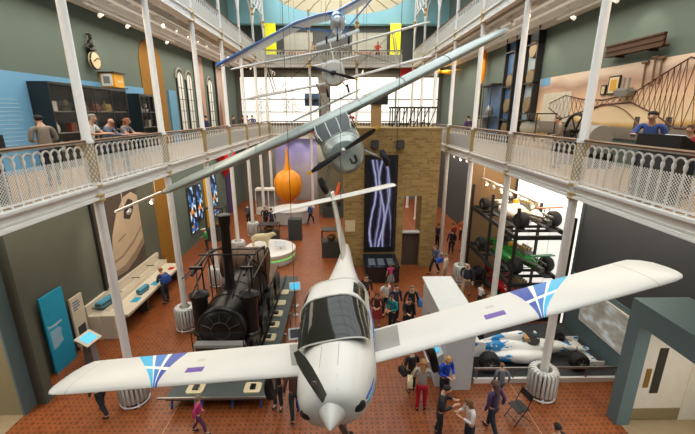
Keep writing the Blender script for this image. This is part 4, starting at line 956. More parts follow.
MB().lathe([(.02, .16), (.34, .16), (.38, .2), (.38, .3), (.34, .34)], 28, (0, 0, 0), 'X').build('dial', cream, t); MB().torus((.3, 0, 0), .37, .04, 'X', 28, 6).build('rim', black_steel, t)
MB().sph((.2, 0, .72), (.13, .14, .2), 10, 8).sph((.24, 0, .98), .09, 10, 6).box((.2, 0, 1.1), (.2, .2, .06)).loft([[(.2, -.12, .75), (.15, -.45, .62), (.2, -.15, .6)], [(.24, -.12, .75), (.2, -.45, .6), (.24, -.15, .6)]]).loft([[(.2, .12, .75), (.15, .45, .62), (.2, .15, .6)], [(.24, .12, .75), (.2, .45, .6), (.24, .15, .6)]]).box((.2, 0, .48), (.2, .5, .08)).build('figure', black_steel, t)
MB().bb((0, -.05, -.1), (.18, .05, .5)).build('bracket', black_steel, t, False); MB().tube([(.36, -.2, -.05), (.36, .1, .12), (.34, .3, .1)], .02, 5).build('hand', black, t)
t = thing('wall_box', 'yellow box with dark lid and framed picture on its side, on the gallery wall', 'box', (LW, 16.2, 9.5)); t.scale = (.75, .72, .8)
MB().bb((0, 0, .05), (.8, .95, .75)).build('body', yellow, t, False); MB().bb((0, -.1, .75), (.9, 1.05, .8)).build('lid', black_steel, t, False); MB().bb((0, -.05, 0), (.95, 1.0, .05)).build('base', black_steel, t, False)
MB().bb((.12, -.05, .12), (.7, -.005, .7)).build('picture_frame', pale, t, False); MB().bb((.24, -.06, .24), (.58, -.05, .58)).build('picture', mid_grey, t, False); MB().bb((.801, .3, .3), (.806, .8, .42)).build('plate', cream, t, False)
o = MB().bb((LW+.02, 22.3, DK), (LW+.06, 23.3, 9.8)).build('banner', mat('banner_blue', '#5f97bd', .7), None, False); tag(o, 'pale blue upright banner beside the yellow arch on the gallery', 'banner')
def arched(n, y0, y1, z0, z1):
    w_ = struct(f'window_{n}', MB().prism(arch_pts(y0, y1, z0, z1), LW, LW+.08, 'X'), black_steel); MB().prism(arch_pts(y0+.1, y1-.1, z0+.1, z1-.1), LW+.08, LW+.1, 'X').build('pane', mat('window_pane', '#cfd3cf', .5, emit=.15), w_, False)
    for k in range(1, 5): MB().bb((LW+.1, y0+.1, z0+(z1-z0)*k/5.5), (LW+.12, y1-.1, z0+(z1-z0)*k/5.5+.03)).build('glazing_bar', black_steel, w_, False)
    MB().bb((LW+.1, (y0+y1)/2-.02, z0+.1), (LW+.12, (y0+y1)/2+.02, z1-.12)).build('glazing_bar', black_steel, w_, False)
    MB().torus((LW+.06, (y0+y1)/2, z1-(y1-y0)/2), (y1-y0)/2+.12, .07, 'X', 16, 6, 0, PI).build('surround', mat('surround_grey', '#8f938c', .7), w_)
arched(1, 23.6, 24.5, 7.3, 11.0); arched(2, 25.0, 25.9, 7.3, 11.0); arched(3, 28.9, 29.9, 7.3, 11.0)
for y0, y1, m, lb in ((26.7, 28.2, '#b59483', 'tall pinkish printed banner between arched windows'), (30.9, 33.2, '#b5a198', 'wide pale printed banner at the far end of the left gallery')):
    t = thing('banner', lb, 'banner', (LW, y0, 7.0)); MB().bb((0, 0, 0), (.06, y1-y0, 5.3)).build('print', mat('print'+m[1:], m, .7, var=.3, scale=.9), t, False); MB().bb((0, -.14, 0), (.14, 0, 5.4)).build('frame_post', black_steel, t, False)
    MB().prism([(.3, .1), (1.1, .1), (1.05, 1.7), (.85, 2.3), (.7, 2.6), (.55, 2.3), (.35, 1.7)], .06, .064, 'X').build('figure_print', mat('print_brown', '#8d5c46', .7), t, False)
def lectern(x, y, rz, lb):
    t = thing('lectern', lb, 'lectern', (x, y, DK), rz); MB().bb((-.5, -.12, 0), (.5, .12, 1.12)).build('stand', dark_grey, t, False)
    MB().prism([(-.2, 1.1), (.2, 1.1), (.2, 1.37), (.14, 1.37), (-.2, 1.16)], -.55, .55, 'X').build('desk', black, t, False); MB().box((-.28, -.03, 1.275), (.46, .34, .012), Matrix.Rotation(R(35), 3, 'X')).build('sheet', pale, t, False); return t
lectern(-6.95, 7.1, R(-90), 'black sloping lectern behind the left handrail')
# ------------------------------------------------------------------ racing cars
def racing_car(lb, loc, rz, skin, accent, wing_m, modern=True, grp='racing cars'):
    t = thing('racing_car', lb, 'car', loc, rz, grp); wb, wf = -1.55, 1.5
    MB().loft([superring(x, 0, z, hw, u, d_, 18, 2.6) for x, z, hw, u, d_ in ((2.3, .3, .05, .03, .03), (2.1, .32, .12, .05, .05), (1.5, .4, .17, .12, .14), (.9, .44, .25, .18, .22), (.45, .46, .33, .2, .28), (-.1, .48, .36, .24, .3), (-.7, .5, .3, .3, .32), (-1.4, .45, .2, .26, .24), (-2.0, .4, .1, .12, .1))]).build('body', skin, t)
    for s in (-1, 1):
        MB().loft([superring(x, s*y, z, hw, u, d_, 14, 3) for x, y, z, hw, u, d_ in ((.45, .45, .34, .14, .12, .14), (.3, .5, .36, .2, .18, .18), (-.4, .5, .38, .22, .2, .2), (-1.0, .42, .34, .16, .14, .16), (-1.35, .34, .3, .08, .06, .1))]).build('sidepod', skin, t)
        MB().bb((.46, s*.42, .28), (.47, s*.6, .46)).build('sidepod_intake', black, t, False)
    if modern: MB().loft([superring(x, 0, z, hw, u, u, 14, 2.2) for x, z, hw, u in ((-.18, .9, .1, .12), (-.3, .86, .13, .18), (-.9, .75, .1, .2), (-1.5, .6, .05, .12))]).build('airbox', skin, t)
    else:
        MB().bb((-1.3, -.2, .62), (-.5, .2, .85)).build('engine', steel, t, False)
        for k in range(4):
            for s in (-1, 1): MB().cyl((-1.2+.18*k, s*.12, .85), (-1.2+.18*k, s*.15, 1.0), .045, .06, 8).build('intake_trumpet', gold, t)
        for s in (-1, 1): MB().tube([(-.9, s*.3, .5), (-1.5, s*.3, .55), (-2.2, s*.2, .6)], .05, 8).build('exhaust', steel, t)
    MB().lathe([(.3, 0), (.3, .02)], 20, (.15, 0, .675)).build('cockpit', black, t)
    MB().bb((-.15, -.18, .6), (.02, .18, .86)).build('headrest', accent, t, False); MB().torus((.4, 0, .72), .13, .02, 'X', 14, 5).build('steering_wheel', black, t)
    for s in (-1, 1): MB().box((.5, s*.36, .72), (.06, .14, .08)).build('mirror', skin, t, False)
    for x, r_, w_, y in ((wb, .34, .38, .72), (wf, .31, .3, .72)):
        for s in (-1, 1):
            wh_ = wheel(t, (x, s*y, r_), r_, w_, 'Y', steel)
            for q in range(5):
                a = 2*PI*q/5; MB().tube([(x, s*(y+w_*.47), r_), (x+.16*math.cos(a), s*(y+w_*.47), r_+.16*math.sin(a))], .018, 4).build('spoke', steel, wh_)
            b = MB()
            for dx in (-.3, .25): b.tube([(x+dx, s*.15, .36), (x, s*(y-.15), .26)], .018, 5); b.tube([(x+dx, s*.16, .5), (x, s*(y-.15), .44)], .018, 5)
            b.build('suspension_arms', black_steel, t)
    if modern:
        MB().loft([[(x, y, z) for x, z in ((2.35, .12), (2.2, .17), (1.95, .2), (1.95, .17))] for y in (-.72, .72)]).build('front_wing', wing_m, t)
        for s in (-1, 1): MB().bb((1.9, s*.72-.012, .08), (2.38, s*.72+.012, .32)).build('end_plate', wing_m, t, False)
        for z in (.62, .84): MB().loft([[(x, y, z+dz) for x, dz in ((-1.75, 0), (-1.9, .04), (-2.12, .12), (-2.1, .08))] for y in (-.52, .52)]).build('rear_wing', wing_m, t)
        for s in (-1, 1): MB().prism([(-1.65, .4), (-2.2, .42), (-2.2, 1.02), (-1.65, .95)], s*.52-.012, s*.52+.012, 'Y').build('end_plate', wing_m, t, False)
    else:
        MB().bb((-2.3, -.1, .3), (-1.4, .1, .5)).build('gearbox', steel, t, False)
        MB().loft([[(x, y, z) for x, z in ((-1.9, .95), (-2.0, 1.0), (-2.3, 1.05), (-2.28, 1.0))] for y in (-.5, .5)]).build('rear_wing', wing_m, t)
        for s in (-1, 1): MB().cyl((-2.0, s*.1, .45), (-2.05, s*.1, .98), .02, n=6).build('wing_post', steel, t)
    return t
M_carblue = splash_mat('car_white_blue', '#e8e6e0', '#2f8cc8', .59, 2.0, (.7, 1.4, 2.4))
plat = thing('car_platform', 'low dark platform with white edge and rail under the white racing car', 'platform', (0, 0, 0))
MB().prism([(4.3, 10.12), (9.18, 10.12), (9.18, 13.3), (4.6, 13.3), (4.35, 11.6)], 0, .14).build('deck', mat('platform_dark', '#35383a', .6), plat, False)
MB().bb((4.3, 10.03, 0), (9.18, 10.12, .17)).build('edge', white_paint, plat, False); MB().bb((4.3, 10.05, .5), (9.15, 10.1, .57)).build('rail', steel, plat, False)
for x in (4.4, 5.6, 6.8, 8.0, 9.0): MB().bb((x-.02, 10.06, .14), (x+.02, 10.09, .5)).build('rail_post', steel, plat, False)
racing_car('white and blue racing car on the low platform, nose towards the wall screen', (6.5, 11.2, .14), 0, M_carblue, tan_wood, M_carblue)
# car rack
RK = thing('car_rack', 'black steel rack holding three racing cars in front of a lit white wall', 'rack', (0, 0, 0))
x0, x1, y0, y1 = 6.8, 9.15, 13.5, 18.6
for x in (x0, x1-.1):
    for y in (y0, 16.0, y1-.1): MB().bb((x, y, 0), (x+.1, y+.1, 5.0 if x == x0 else 4.6)).build('post', black_steel, RK, False)
for z in (.28, 1.85, 3.88):
    for x in (x0, x1-.12): MB().bb((x, y0, z-.16), (x+.12, y1, z)).build('long_beam', black_steel, RK, False)
    for y in (y0, y1-.12): MB().bb((x0, y, z-.16), (x1, y+.12, z)).build('end_beam', black_steel, RK, False)
    for y in (14.3, 14.9, 16.8, 17.4): MB().bb((x0, y, z-.1), (x1, y+.1, z)).build('cross_bar', black_steel, RK, False)
    for x in (7.3, 8.5): MB().bb((x, y0+.5, z), (x+.3, y1-.4, z+.03)).build('wheel_track', dark_grey, RK, False)
t = thing('lit_wall_panel', 'glowing white wall panel behind the car rack', 'light panel', (9.17, 13.5, 0)); MB().bb((0, 0, .05), (.07, 5.1, 6.0)).build('diffuser', backlit, t, False)
for y in (1.7, 3.4): MB().bb((-.004, y, .05), (.001, y+.02, 6.0)).build('joint', mid_grey, t, False)
t = thing('rack_backdrop', 'brown end panel behind the noses of the racked cars', 'panel', (6.7, 18.75, 0)); MB().bb((0, 0, 0), (2.4, .08, 6.1)).build('board', mat('backdrop_brown', '#8b6c48', .8), t, False)
rc = [('white and orange racing car on the top level of the black rack', 3.91, mat('car_cream', '#e8ddcc', .3), orange, mat('car_orange', '#e0742a', .35)),
      ('green racing car on the middle level of the black rack', 1.88, splash_mat('car_green', '#1f8a34', '#d8d13a', .66, 3), yellow, green),
      ('red racing car on the bottom level of the black rack', .31, splash_mat('car_red', '#b3141c', '#e8e4dc', .68, 3), red, red)]
for lb, z, m, a, w_ in rc: racing_car(lb, (7.98, 16.1, z), R(97), m, a, w_, z > 9, 'racing cars on the rack')
lamp_rail(7.35, 13.2, 19.6, 5.3, 7, 'white lamp rail hanging over the car rack', (0, 3, 5), 6.46); lamp_rail(8.4, 19.5, 28, 5.6, 6, 'lamp rail under the right gallery beyond the car rack', (0, 2, 4), 6.46)
# screen on the right wall
t = thing('wall_screen', 'tilted wall screen with pale swirl picture behind the white racing car', 'screen', (RG-.06, 10.15, .88)); MB().bb((-.06, 0, 0), (0, 2.3, 1.4)).build('frame', white_paint, t, False); MB().bb((-.07, .06, .06), (-.06, 2.24, 1.34)).build('picture', M_swirl, t, False)
# information counter with sloping desk
t = thing('exhibit_counter', 'tall pale grey exhibit counter with a sloping screen desk beside the racing car', 'counter', (0, 0, 0))
MB().prism([(3.2, 9.75), (4.1, 9.75), (4.2, 11.2), (4.2, 13.0), (3.2, 13.0)], 0, 2.36).build('body', grey_box, t, False); MB().prism([(3.14, 9.7), (4.15, 9.7), (4.26, 11.2), (4.26, 13.06), (3.14, 13.06)], 2.36, 2.42).build('top', mat('counter_top', '#cfd3d3', .5), t, False)
MB().prism([(3.2, .0), (3.2, 1.25), (2.72, .92), (2.8, .8), (3.0, 0)], 9.9, 11.4, 'Y').build('desk', grey_box, t, False)
rt = Matrix.Rotation(R(-34.5), 3, 'Y'); MB().box((2.95, 10.4, 1.098), (.42, .6, .02), rt).build('screen', cyan_screen, t, False)
MB().bb((3.185, 11.6, 1.3), (3.2, 12.0, 1.5)).build('slot', black, t, False)
# folding chair
t = thing('folding_chair', 'black folding chair beside the nearest right radiator', 'chair', (5.05, 8.55, 0), R(-75))
MB().box((0, 0, .46), (.42, .4, .025)).build('seat', black_steel, t); MB().box((0, .22, .82), (.42, .03, .2), Matrix.Rotation(R(-8), 3, 'X')).build('backrest', black_steel, t)
for s in (-1, 1):
    MB().tube([(s*.21, -.28, .0), (s*.21, .06, .46), (s*.21, .25, .92)], .014, 6).build('leg', black_steel, t); MB().tube([(s*.19, .3, 0), (s*.19, -.16, .46)], .014, 6).build('leg', black_steel, t)
MB().tube([(-.21, -.2, .12), (.21, -.2, .12)], .01, 5).build('stretcher', black_steel, t)
# ------------------------------------------------------------------ right gallery
X = RW-.03
t = thing('bridge_mural', 'long printed mural of a cantilever bridge over water at sunset', 'mural', (X, 9.6, 7.65)); MB().bb((-.02, -5, 0), (0, 9.1, 2.45)).build('print', M_mural, t, False)
br = mat('bridge_print', '#5a2f28', .7)
def W2(Y, Z): return (-.028, Y-9.6, Z-7.65)
topc = [(9.2, 9.4), (10.75, 10.0), (11.6, 9.62), (12.6, 9.15), (14.0, 8.98), (15.2, 9.05), (16.4, 9.25), (17.6, 8.95)]; botc = [(9.2, 8.1), (10.75, 8.1), (11.6, 8.5), (12.6, 8.85), (14.0, 8.82), (15.0, 8.6), (16.4, 8.3), (17.6, 8.75)]
b = MB().tube([W2(*p) for p in topc], .02, 4).tube([W2(*p) for p in botc], .025, 4)
def lerp2(l, q):
    f = q*(len(l)-1); i = min(int(f), len(l)-2); f -= i; return (l[i][0]*(1-f)+l[i+1][0]*f, l[i][1]*(1-f)+l[i+1][1]*f)
for k in range(32):
    a, c = lerp2(topc, k/32), lerp2(botc, (k+1)/32); b.tube([W2(*a), W2(*c)], .009, 4); a, c = lerp2(botc, k/32), lerp2(topc, (k+1)/32); b.tube([W2(*a), W2(*c)], .009, 4)
b.build('bridge_print', br, t)
b = MB().tube([W2(Y, 8.05+.75*(1-((Y-13.7)/1.7)**2)) for Y in [12.1+.2*k for k in range(17)]], .02, 4); b.build('arch_print', mat('arch_print', '#7c5a48', .7), t)
for y0_ in (10.9, 11.5, 12.1): MB().bb((-.024, y0_-9.6, .35), (-.021, y0_-9.6+.22, .75)).build('pier_print', mat('pier_print', '#4c4844', .7), t, False)
MB().bb((-.03, 8.2, 2.1), (-.02, 9.0, 2.45)).build('label_square', mat('square_blue', '#6aa3cf', .7), t, False); MB().bb((-.03, 6.4, .5), (-.02, 8.6, 1.75)).build('drawing_print', mat('drawing_white', '#c9c3b4', .7, var=.25, scale=3), t, False)
def framed(y, z, w_, h_, m, lb):
    t = thing('framed_picture', lb, 'picture', (X-.03, y, z), 0); MB().bb((-.05, 0, 0), (0, w_, h_)).build('frame', black_steel, t, False); MB().bb((-.055, .05, .05), (-.05, w_-.05, h_-.05)).build('mount', cream, t, False); MB().bb((-.06, .12, .12), (-.055, w_-.12, h_-.12)).build('picture', m, t, False)
framed(13.25, 9.15, .55, .62, mat('picture_gold', '#c99a2e', .5), 'gold picture in a black frame mounted on the bridge mural'); framed(13.9, 9.15, .25, .35, dark_grey, 'small dark framed picture beside the gold one on the mural')
t = thing('ship_model', 'grey model hull with funnels mounted on the mural beside the gold picture', 'model', (X-.03, 12.45, 9.15)); MB().loft([[(-.3, y, .1), (-.02, y, .1), (-.05, y, .1-d_), (-.25, y, .1-d_)] for y, d_ in ((0, .05), (.12, .2), (.6, .2), (.72, .05))]).build('hull', mid_grey, t, False)
for y in (.22, .45): MB().cyl((-.15, y, .1), (-.15, y, .48), .04, n=8).build('funnel', mid_grey, t)
MB().bb((-.26, .1, .1), (-.05, .62, .17)).build('deck_house', mid_grey, t, False)
for k, (y, z, h_) in enumerate(((12.2, 9.25, .8), (11.85, 9.3, .85), (11.6, 9.35, .75))):
    o = MB().cyl((0, 0, 0), (0, .05, h_), .03, n=8).cyl((0, -.06, h_), (0, .18, h_), .045, n=8).build('hand_tool', mat('tool_brown', '#6e5238', .6), None); o.location = (X-.08, y, z); tag(o, f'long-handled brown tool, {ORD[k].replace("nearest", "first")} to the right of the model hull', 'tool', 'tools on the mural')
t = thing('iron_beam', 'long brown riveted iron beam mounted high on the right gallery wall', 'beam', (RW, 11.5, 10.4)); MB().bb((-.34, 0, .0), (-.1, 2.45, .05)).bb((-.34, 0, .33), (-.24, 2.45, .38)).bb((-.33, 0, .16), (-.24, 2.45, .2)).bb((-.3, 0, .0), (-.24, 2.45, .36)).build('beam', mat('rust_iron', '#4a2f1c', .6, .3, var=.4, scale=9), t, False)
for y in (.5, 1.9): MB().bb((-.28, y, -.06), (-.0, y+.08, .02)).build('bracket', black_steel, t, False)
t = thing('flywheel_machine', 'dark iron machine with a spoked flywheel in front of the mural', 'machine', (8.6, 13.7, DK)); MB().torus((0, 0, 1.15), .62, .06, 'X', 28, 8).build('flywheel', iron, t)
for k in range(6): a = PI*k/3; MB().tube([(0, 0, 1.15), (0, .6*math.cos(a), 1.15+.6*math.sin(a))], .03, 5).build('spoke', iron, t)
MB().lathe([(.4, -.7), (.42, -.65), (.42, -.1), (.4, -.05)], 20, (0, 0, 1.0), 'Y').build('drum', mid_grey, t).location = (0, -.75, 0); MB().bb((-.4, -1.6, 0), (.4, .4, .5)).build('bed', iron, t, False); MB().cyl((-.2, 0, 1.15), (.2, 0, 1.15), .08, n=10).build('axle', iron, t)
for s_ in (-.2, .2): MB().prism([(-.25, .5), (.25, .5), (.08, 1.2), (-.08, 1.2)], s_-.03, s_+.03, 'X').build('bearing', iron, t, False)
lectern(6.72, 7.6, R(90), 'black sloping lectern with white sheet behind the right handrail')
t = thing('pale_showcase', 'glass showcase with pale models on the right gallery by the mural end', 'showcase', (8.4, 16.6, DK)); MB().bb((-.4, -1.2, 0), (.4, 1.2, .8)).build('base', bench_white, t, False); MB().bb((-.4, -1.2, 1.75), (.4, 1.2, 1.8)).build('lid', black_steel, t, False); MB().bb((-.4, -1.2, .8), (-.39, 1.2, 1.75)).build('glass', clear_glass, t, False)
for sy in (-1.19, 1.19):
    for sx in (-.39, .39): MB().bb((sx-.015, sy-.015, .8), (sx+.015, sy+.015, 1.75)).build('post', black_steel, t, False)
MB().sph((0, .1, 1.15), (.28, .7, .32), 14, 8).build('pale_model', bench_white, t); MB().bb((-.25, -1.0, .8), (.25, -.6, 1.0)).build('wooden_block', tan_wood, t, False)
for (y, z, n_, lb, m) in ((18.95, 7.0, 4, 'tall black frame with round dials at the far end of the mural', '#9fb2bd'), (21.3, 7.0, 3, 'tall black frame with blue panel and dials, second beyond the mural', '#4a6f9c')):
    t = thing('dial_frame', lb, 'display', (RW-.45, y-.1, DK)); MB().bb((.3, 0, .2), (.36, 1.1, 5.9)).build('panel', mat('frame'+m[1:], m, .6, var=.3, scale=1.2), t, False)
    for yy in (-.08, 1.1): MB().bb((.1, yy, 0), (.4, yy+.08, 6.0)).build('post', black_steel, t, False)
    for z in (1.4, 3.2, 5.0): MB().bb((.1, -.08, z), (.4, 1.18, z+.07)).build('cross_bar', black_steel, t, False)
    for k in range(n_):
        d_ = MB().lathe([(.05, -.12), (.36, -.12), (.4, -.06), (.4, .02)], 20, (.28, .5, .9+1.3*k), 'X').build('dial', mat('dial_bronze', '#7d6a45', .4, .4), t)
t = thing('upright_boat', 'slim orange boat standing on end against the right gallery wall', 'boat', (9.35, 25.6, DK)); MB().loft([superring(0, 0, 0, 1, 1)]*0 or [[(p[1]*.7, p[2], z) for p in superring(0, 0, 0, r_, r_, r_, 14)] for z, r_ in ((3.6, .03), (4.0, .16), (4.8, .26), (5.4, .22), (6.0, .03))]).build('hull', orange, t); MB().cyl((0, 0, 0), (0, 0, 3.7), .05, n=8).build('stand', black_steel, t)
t = thing('blue_showcase', 'blue-lit glass showcase on the right gallery beyond the dial frames', 'showcase', (8.9, 24.0, DK)); MB().bb((0, -1.2, 0), (.7, 1.2, .5)).build('base', dark_grey, t, False); MB().bb((.62, -1.2, .5), (.7, 1.2, 3.4)).build('back_panel', mat('case_blue', '#51739e', .6, var=.4, scale=1.6), t, False); MB().bb((0, -1.2, 3.4), (.7, 1.2, 3.5)).build('lid', black_steel, t, False)
for yy in (-1.2, 0, 1.16): MB().bb((0, yy, .5), (.04, yy+.04, 3.4)).build('post', black_steel, t, False)
MB().bb((.05, -1.1, 1.6), (.6, 1.1, 1.63)).build('shelf', steel, t, False); MB().lathe([(.15, 1.63), (.25, 1.8), (.2, 2.1), (.05, 2.3)], 14, (.3, -.5, 0)).build('vessel', steel, t); MB().box((.3, .5, 1.0), (.3, .7, .9)).build('model_tower', mid_grey, t)
t = thing('model_aeroplane', 'yellow model aeroplane hanging by the right gallery wall far back', 'model', (8.6, 31.5, 11.7), R(20)); MB().loft([superring(x, 0, 0, r_, r_, r_, 12) for x, r_ in ((-.9, .05), (0, .18), (.7, .16), (.95, .05))]).build('fuselage', yellow, t); MB().bb((.0, -1.3, .05), (.45, 1.3, .1)).build('wing', yellow, t, False); MB().bb((-.9, -.4, 0), (-.65, .4, .04)).build('tailplane', yellow, t, False); MB().prism([(-.9, 0), (-.65, 0), (-.8, .35)], -.02, .02, 'Y').build('fin', yellow, t, False); MB().cyl((0, 0, .1), (0, 0, .58), .008, n=5).build('suspension_cable', black_steel, t)
lamp_rail(6.75, 14, 20, 12.1, 5, 'nearer white lamp rail under the right upper gallery', (0,), 12.28); lamp_rail(6.9, 21, 31, 12.1, 6, 'farther white lamp rail under the right upper gallery', (2,), 12.28); lamp_rail(8.6, 9.5, 16, 12.1, 3, 'white lamp rail close to the right gallery wall', (), 12.28)
o = MB().bb((0, 0, 0), (.12, 1.3, 6.2)).build('banner', mat('banner_orange', '#d8491c', .6), None, False); o.location = (6.55, 24.6, 0); tag(o, 'tall orange-red upright panel beside the brick tower', 'banner')
# ------------------------------------------------------------------ brick tower and its screen
t = thing('brick_tower', 'tall yellow brick tower with a doorway at the far middle of the hall', 'tower', (2.72, 19.6, 0)); a0, a1 = -2.55, 2.58
MB().bb((a0, 0, 0), (.72, .45, 7.7)).bb((1.72, 0, 0), (a1, .45, 7.7)).bb((.72, 0, 4.17), (1.72, .45, 7.7)).bb((a0, .45, 0), (a0+.4, 3.6, 7.7)).bb((a1-.4, .45, 0), (a1, 3.6, 7.7)).bb((a0, .45, 7.5), (a1, 3.6, 7.7)).build('brick_walls', M_brick, t, False)
MB().bb((a0-.03, -.03, 7.7), (a1+.03, 3.63, 7.78)).build('coping', mat('coping', '#9c8458', .8), t, False)
MB().bb((.72, .3, 0), (1.72, .4, 2.0)).build('door_board', mat('door_brown', '#4c3f33', .6), t, False); MB().bb((.72, .05, 2.0), (1.72, .42, 2.08)).build('ledge', grey_box, t, False)
t = thing('video_screen', 'tall black framed screen showing pale smoky streaks on the brick tower', 'screen', (2.17, 19.53, .95)); MB().bb((-.9, 0, 0), (.88, .06, 5.45)).build('frame', black, t, False); o = MB().bb((-.66, -.01, -2.3), (.62, 0, 2.6)).build('picture', M_stream, t, False); o.location = (0, 0, 2.6)
for x, w_ in ((1.78, 'nearer the aircraft tail'), (3.1, 'nearer the tower corner')):
    t = thing('loudspeaker', f'black box loudspeaker above the video screen, {w_}', 'speaker', (x, 19.4, 6.75), 0, 'loudspeakers on the tower'); MB().box((0, 0, .2), (.36, .32, .42)).build('cabinet', black, t, False); MB().bb((-.15, -.17, .02), (.15, -.16, .38)).build('grille', dark_grey, t, False); MB().bb((-.05, .16, .1), (.05, .21, .3)).build('bracket', black_steel, t, False)
t = thing('display_table', 'black glossy display table below the video screen', 'table', (2.15, 18.4, 0)); MB().bb((-.9, -.9, 0), (.85, .95, .82)).build('cabinet', mat('table_black', '#222326', .35), t, False); MB().bb((-.93, -.93, .82), (.88, .98, .88)).build('top', mat('table_gloss', '#1b2026', .08), t, False)
for k in range(3): MB().bb((-.7+.5*k, -.6, .881), (-.35+.5*k, .3, .884)).build('inlay', mat('inlay_grey', '#59636b', .3), t, False)
t = thing('gantry_model', 'black timber gantry frame standing on the roof of the brick tower', 'frame', (3.95, 21.4, 7.78))
for x in (-1.1, -.7, -.3, .1, .5, .9):
    MB().tube([(x, -.5, 0), (x, -.5, 1.0)], .035, 5).build('upright', black_steel, t); MB().tube([(x, -.5, 0), (x+.38, -.5, 1.0)], .025, 5).build('brace', black_steel, t); MB().tube([(x, .5, 0), (x, .5, 1.0)], .035, 5).build('upright', black_steel, t)
MB().bb((-1.2, -.55, 1.0), (1.35, .55, 1.08)).build('deck', black_steel, t, False)
t = thing('wooden_post', 'tan wooden post with dark head box on the brick tower roof', 'post', (2.0, 21.5, 7.78)); MB().bb((-.28, -.2, 0), (.28, .2, 1.2)).build('post', tan_wood, t, False); MB().bb((-.62, -.3, 1.2), (.62, .3, 1.75)).build('head_box', black_steel, t, False)
o = MB().bb((-.28, 0, 0), (.28, .04, .65)).build('notice', cream, None, False); o.location = (.5, 19.55, 2.15); tag(o, 'cream notice on the near corner of the brick tower', 'sign')
# ------------------------------------------------------------------ far end
t = thing('projection_panel', 'panel painted with purple projected light on the far wall behind the orange balloon', 'mural', (-6.5, 36.9, 0)); MB().bb((0, 0, 0), (4.1, .08, 6.2)).build('print', M_purple, t, False)  # panel colours stand in for light projected on the wall
t = thing('engine_exhibit', 'dark engine with orange casing on a stand below the biplane tail', 'machine', (-.6, 30.5, 0)); MB().bb((-.9, -.5, 0), (.9, .5, .9)).build('stand', dark_grey, t, False)
MB().cyl((-.7, 0, 1.7), (.7, 0, 1.7), .55, .45, 16).build('casing', mid_grey, t); MB().cyl((.2, -.5, 1.9), (.5, -.3, 3.0), .22, .1, 12).build('orange_casing', mat('casing_orange', '#dd5a1e', .4), t)
for k in range(5): MB().tube([(-.6+.3*k, -.45, 1.3), (-.6+.3*k, -.55, 2.2), (-.5+.3*k, 0, 2.4)], .05, 6).build('pipe', steel, t)
MB().bb((-1.3, .6, 0), (1.3, .7, 4.6)).build('back_board', mat('back_olive', '#6d6752', .8), t, False)
for (xa, xb, lb) in ((-9.4, -2.1, 'left glowing white wall panel behind bicycles on the far gallery'), (-.95, 5.2, 'middle glowing white wall panel of the far gallery above the brick tower'), (5.4, 9.3, 'right glowing white wall panel of the far gallery')):
    t = thing('lit_wall_panel', lb, 'light panel', (0, 36.85, DK), 0, 'lit panels of the far gallery'); MB().bb((xa, 0, .9), (xb, .12, 5.05)).build('diffuser', backlit_far, t, False)
    for z in (.85, 1.9, 3.05, 5.05): MB().bb((xa, -.55 if z < 4 else -.05, z), (xb, .13, z+.06)).build('shelf_rail', dark_grey, t, False)
    MB().bb((xa, 0, 0), (xb, .12, .85)).build('plinth', mid_grey, t, False)
def bicycle(lb, x, z):
    t = thing('bicycle', lb, 'bicycle', (x, 36.45, z), 0, 'bicycles on the far gallery wall')
    for s in (-.52, .52):
        w_ = MB().torus((s, 0, .34), .33, .018, 'Y', 22, 5).build('wheel', black, t)
        for k in range(6): a = PI*k/6; MB().tube([(s-.32*math.cos(a), 0, .34-.32*math.sin(a)), (s+.32*math.cos(a), 0, .34+.32*math.sin(a))], .004, 3).build('spoke', steel, w_)
    MB().tube([(-.52, 0, .34), (-.15, 0, .3), (.35, 0, .75), (-.2, 0, .8), (-.15, 0, .3)], .018, 5).tube([(-.52, 0, .34), (-.2, 0, .8)], .014, 5).tube([(.52, 0, .34), (.33, 0, .85)], .016, 5).build('frame', mat('bike_black', '#2a2522', .4), t)
    MB().box((-.22, 0, .88), (.24, .12, .05)).build('saddle', black, t); MB().tube([(.33, -.22, .9), (.33, 0, .86), (.33, .22, .9)], .012, 5).build('handlebar', steel, t); MB().tube([(0, -.12, .28), (-.3, -.1, .32)], .015, 5).build('pedal_crank', steel, t)
for x, z, lb in ((-7.2, 9.85, 'bicycle on the upper rail of the left lit panel, nearer the corner'), (-4.9, 9.85, 'bicycle on the upper rail of the left lit panel, nearer the middle'), (-7.3, 8.7, 'bicycle on the middle rail of the left lit panel, nearer the corner'), (-4.7, 8.7, 'bicycle on the middle rail of the left lit panel, nearer the middle'), (-7.3, 7.66, 'bicycle on the lowest rail of the left lit panel'),
                 (.5, 9.85, 'bicycle on the upper rail of the middle lit panel, nearer the left'), (2.4, 9.85, 'bicycle on the upper rail of the middle lit panel, nearer the right'), (1.0, 8.7, 'bicycle on the middle rail of the middle lit panel')): bicycle(lb, x, z)
t = thing('red_cart', 'small red wheeled cart on the lowest shelf of the middle lit panel', 'cart', (.6, 36.4, 7.66)); MB().bb((-.7, -.2, .35), (.7, .2, .6)).build('body', red, t, False)
for s in (-.5, .5): MB().torus((s, -.22, .3), .28, .03, 'Y', 18, 5).build('wheel', mat('wheel_red', '#9c2a22', .5), t)
t = thing('blue_picture', 'dark blue picture with a ring, between the lit panels of the far gallery', 'picture', (-3.4, 36.75, 9.2)); MB().bb((0, 0, 0), (1.35, .08, 1.15)).build('board', mat('picture_navy', '#38567a', .6), t, False); MB().torus((.68, -.01, .58), .36, .04, 'Y', 20, 5).build('ring', dark_grey, t)
t = thing('red_banner', 'red and white banner high on the right of the far gallery', 'banner', (5.6, 36.5, 11.85)); MB().bb((0, 0, 0), (3.6, .08, .7)).build('cloth', red, t, False); MB().bb((1.5, -.01, .0), (3.6, 0, .3)).build('white_band', pale, t, False)
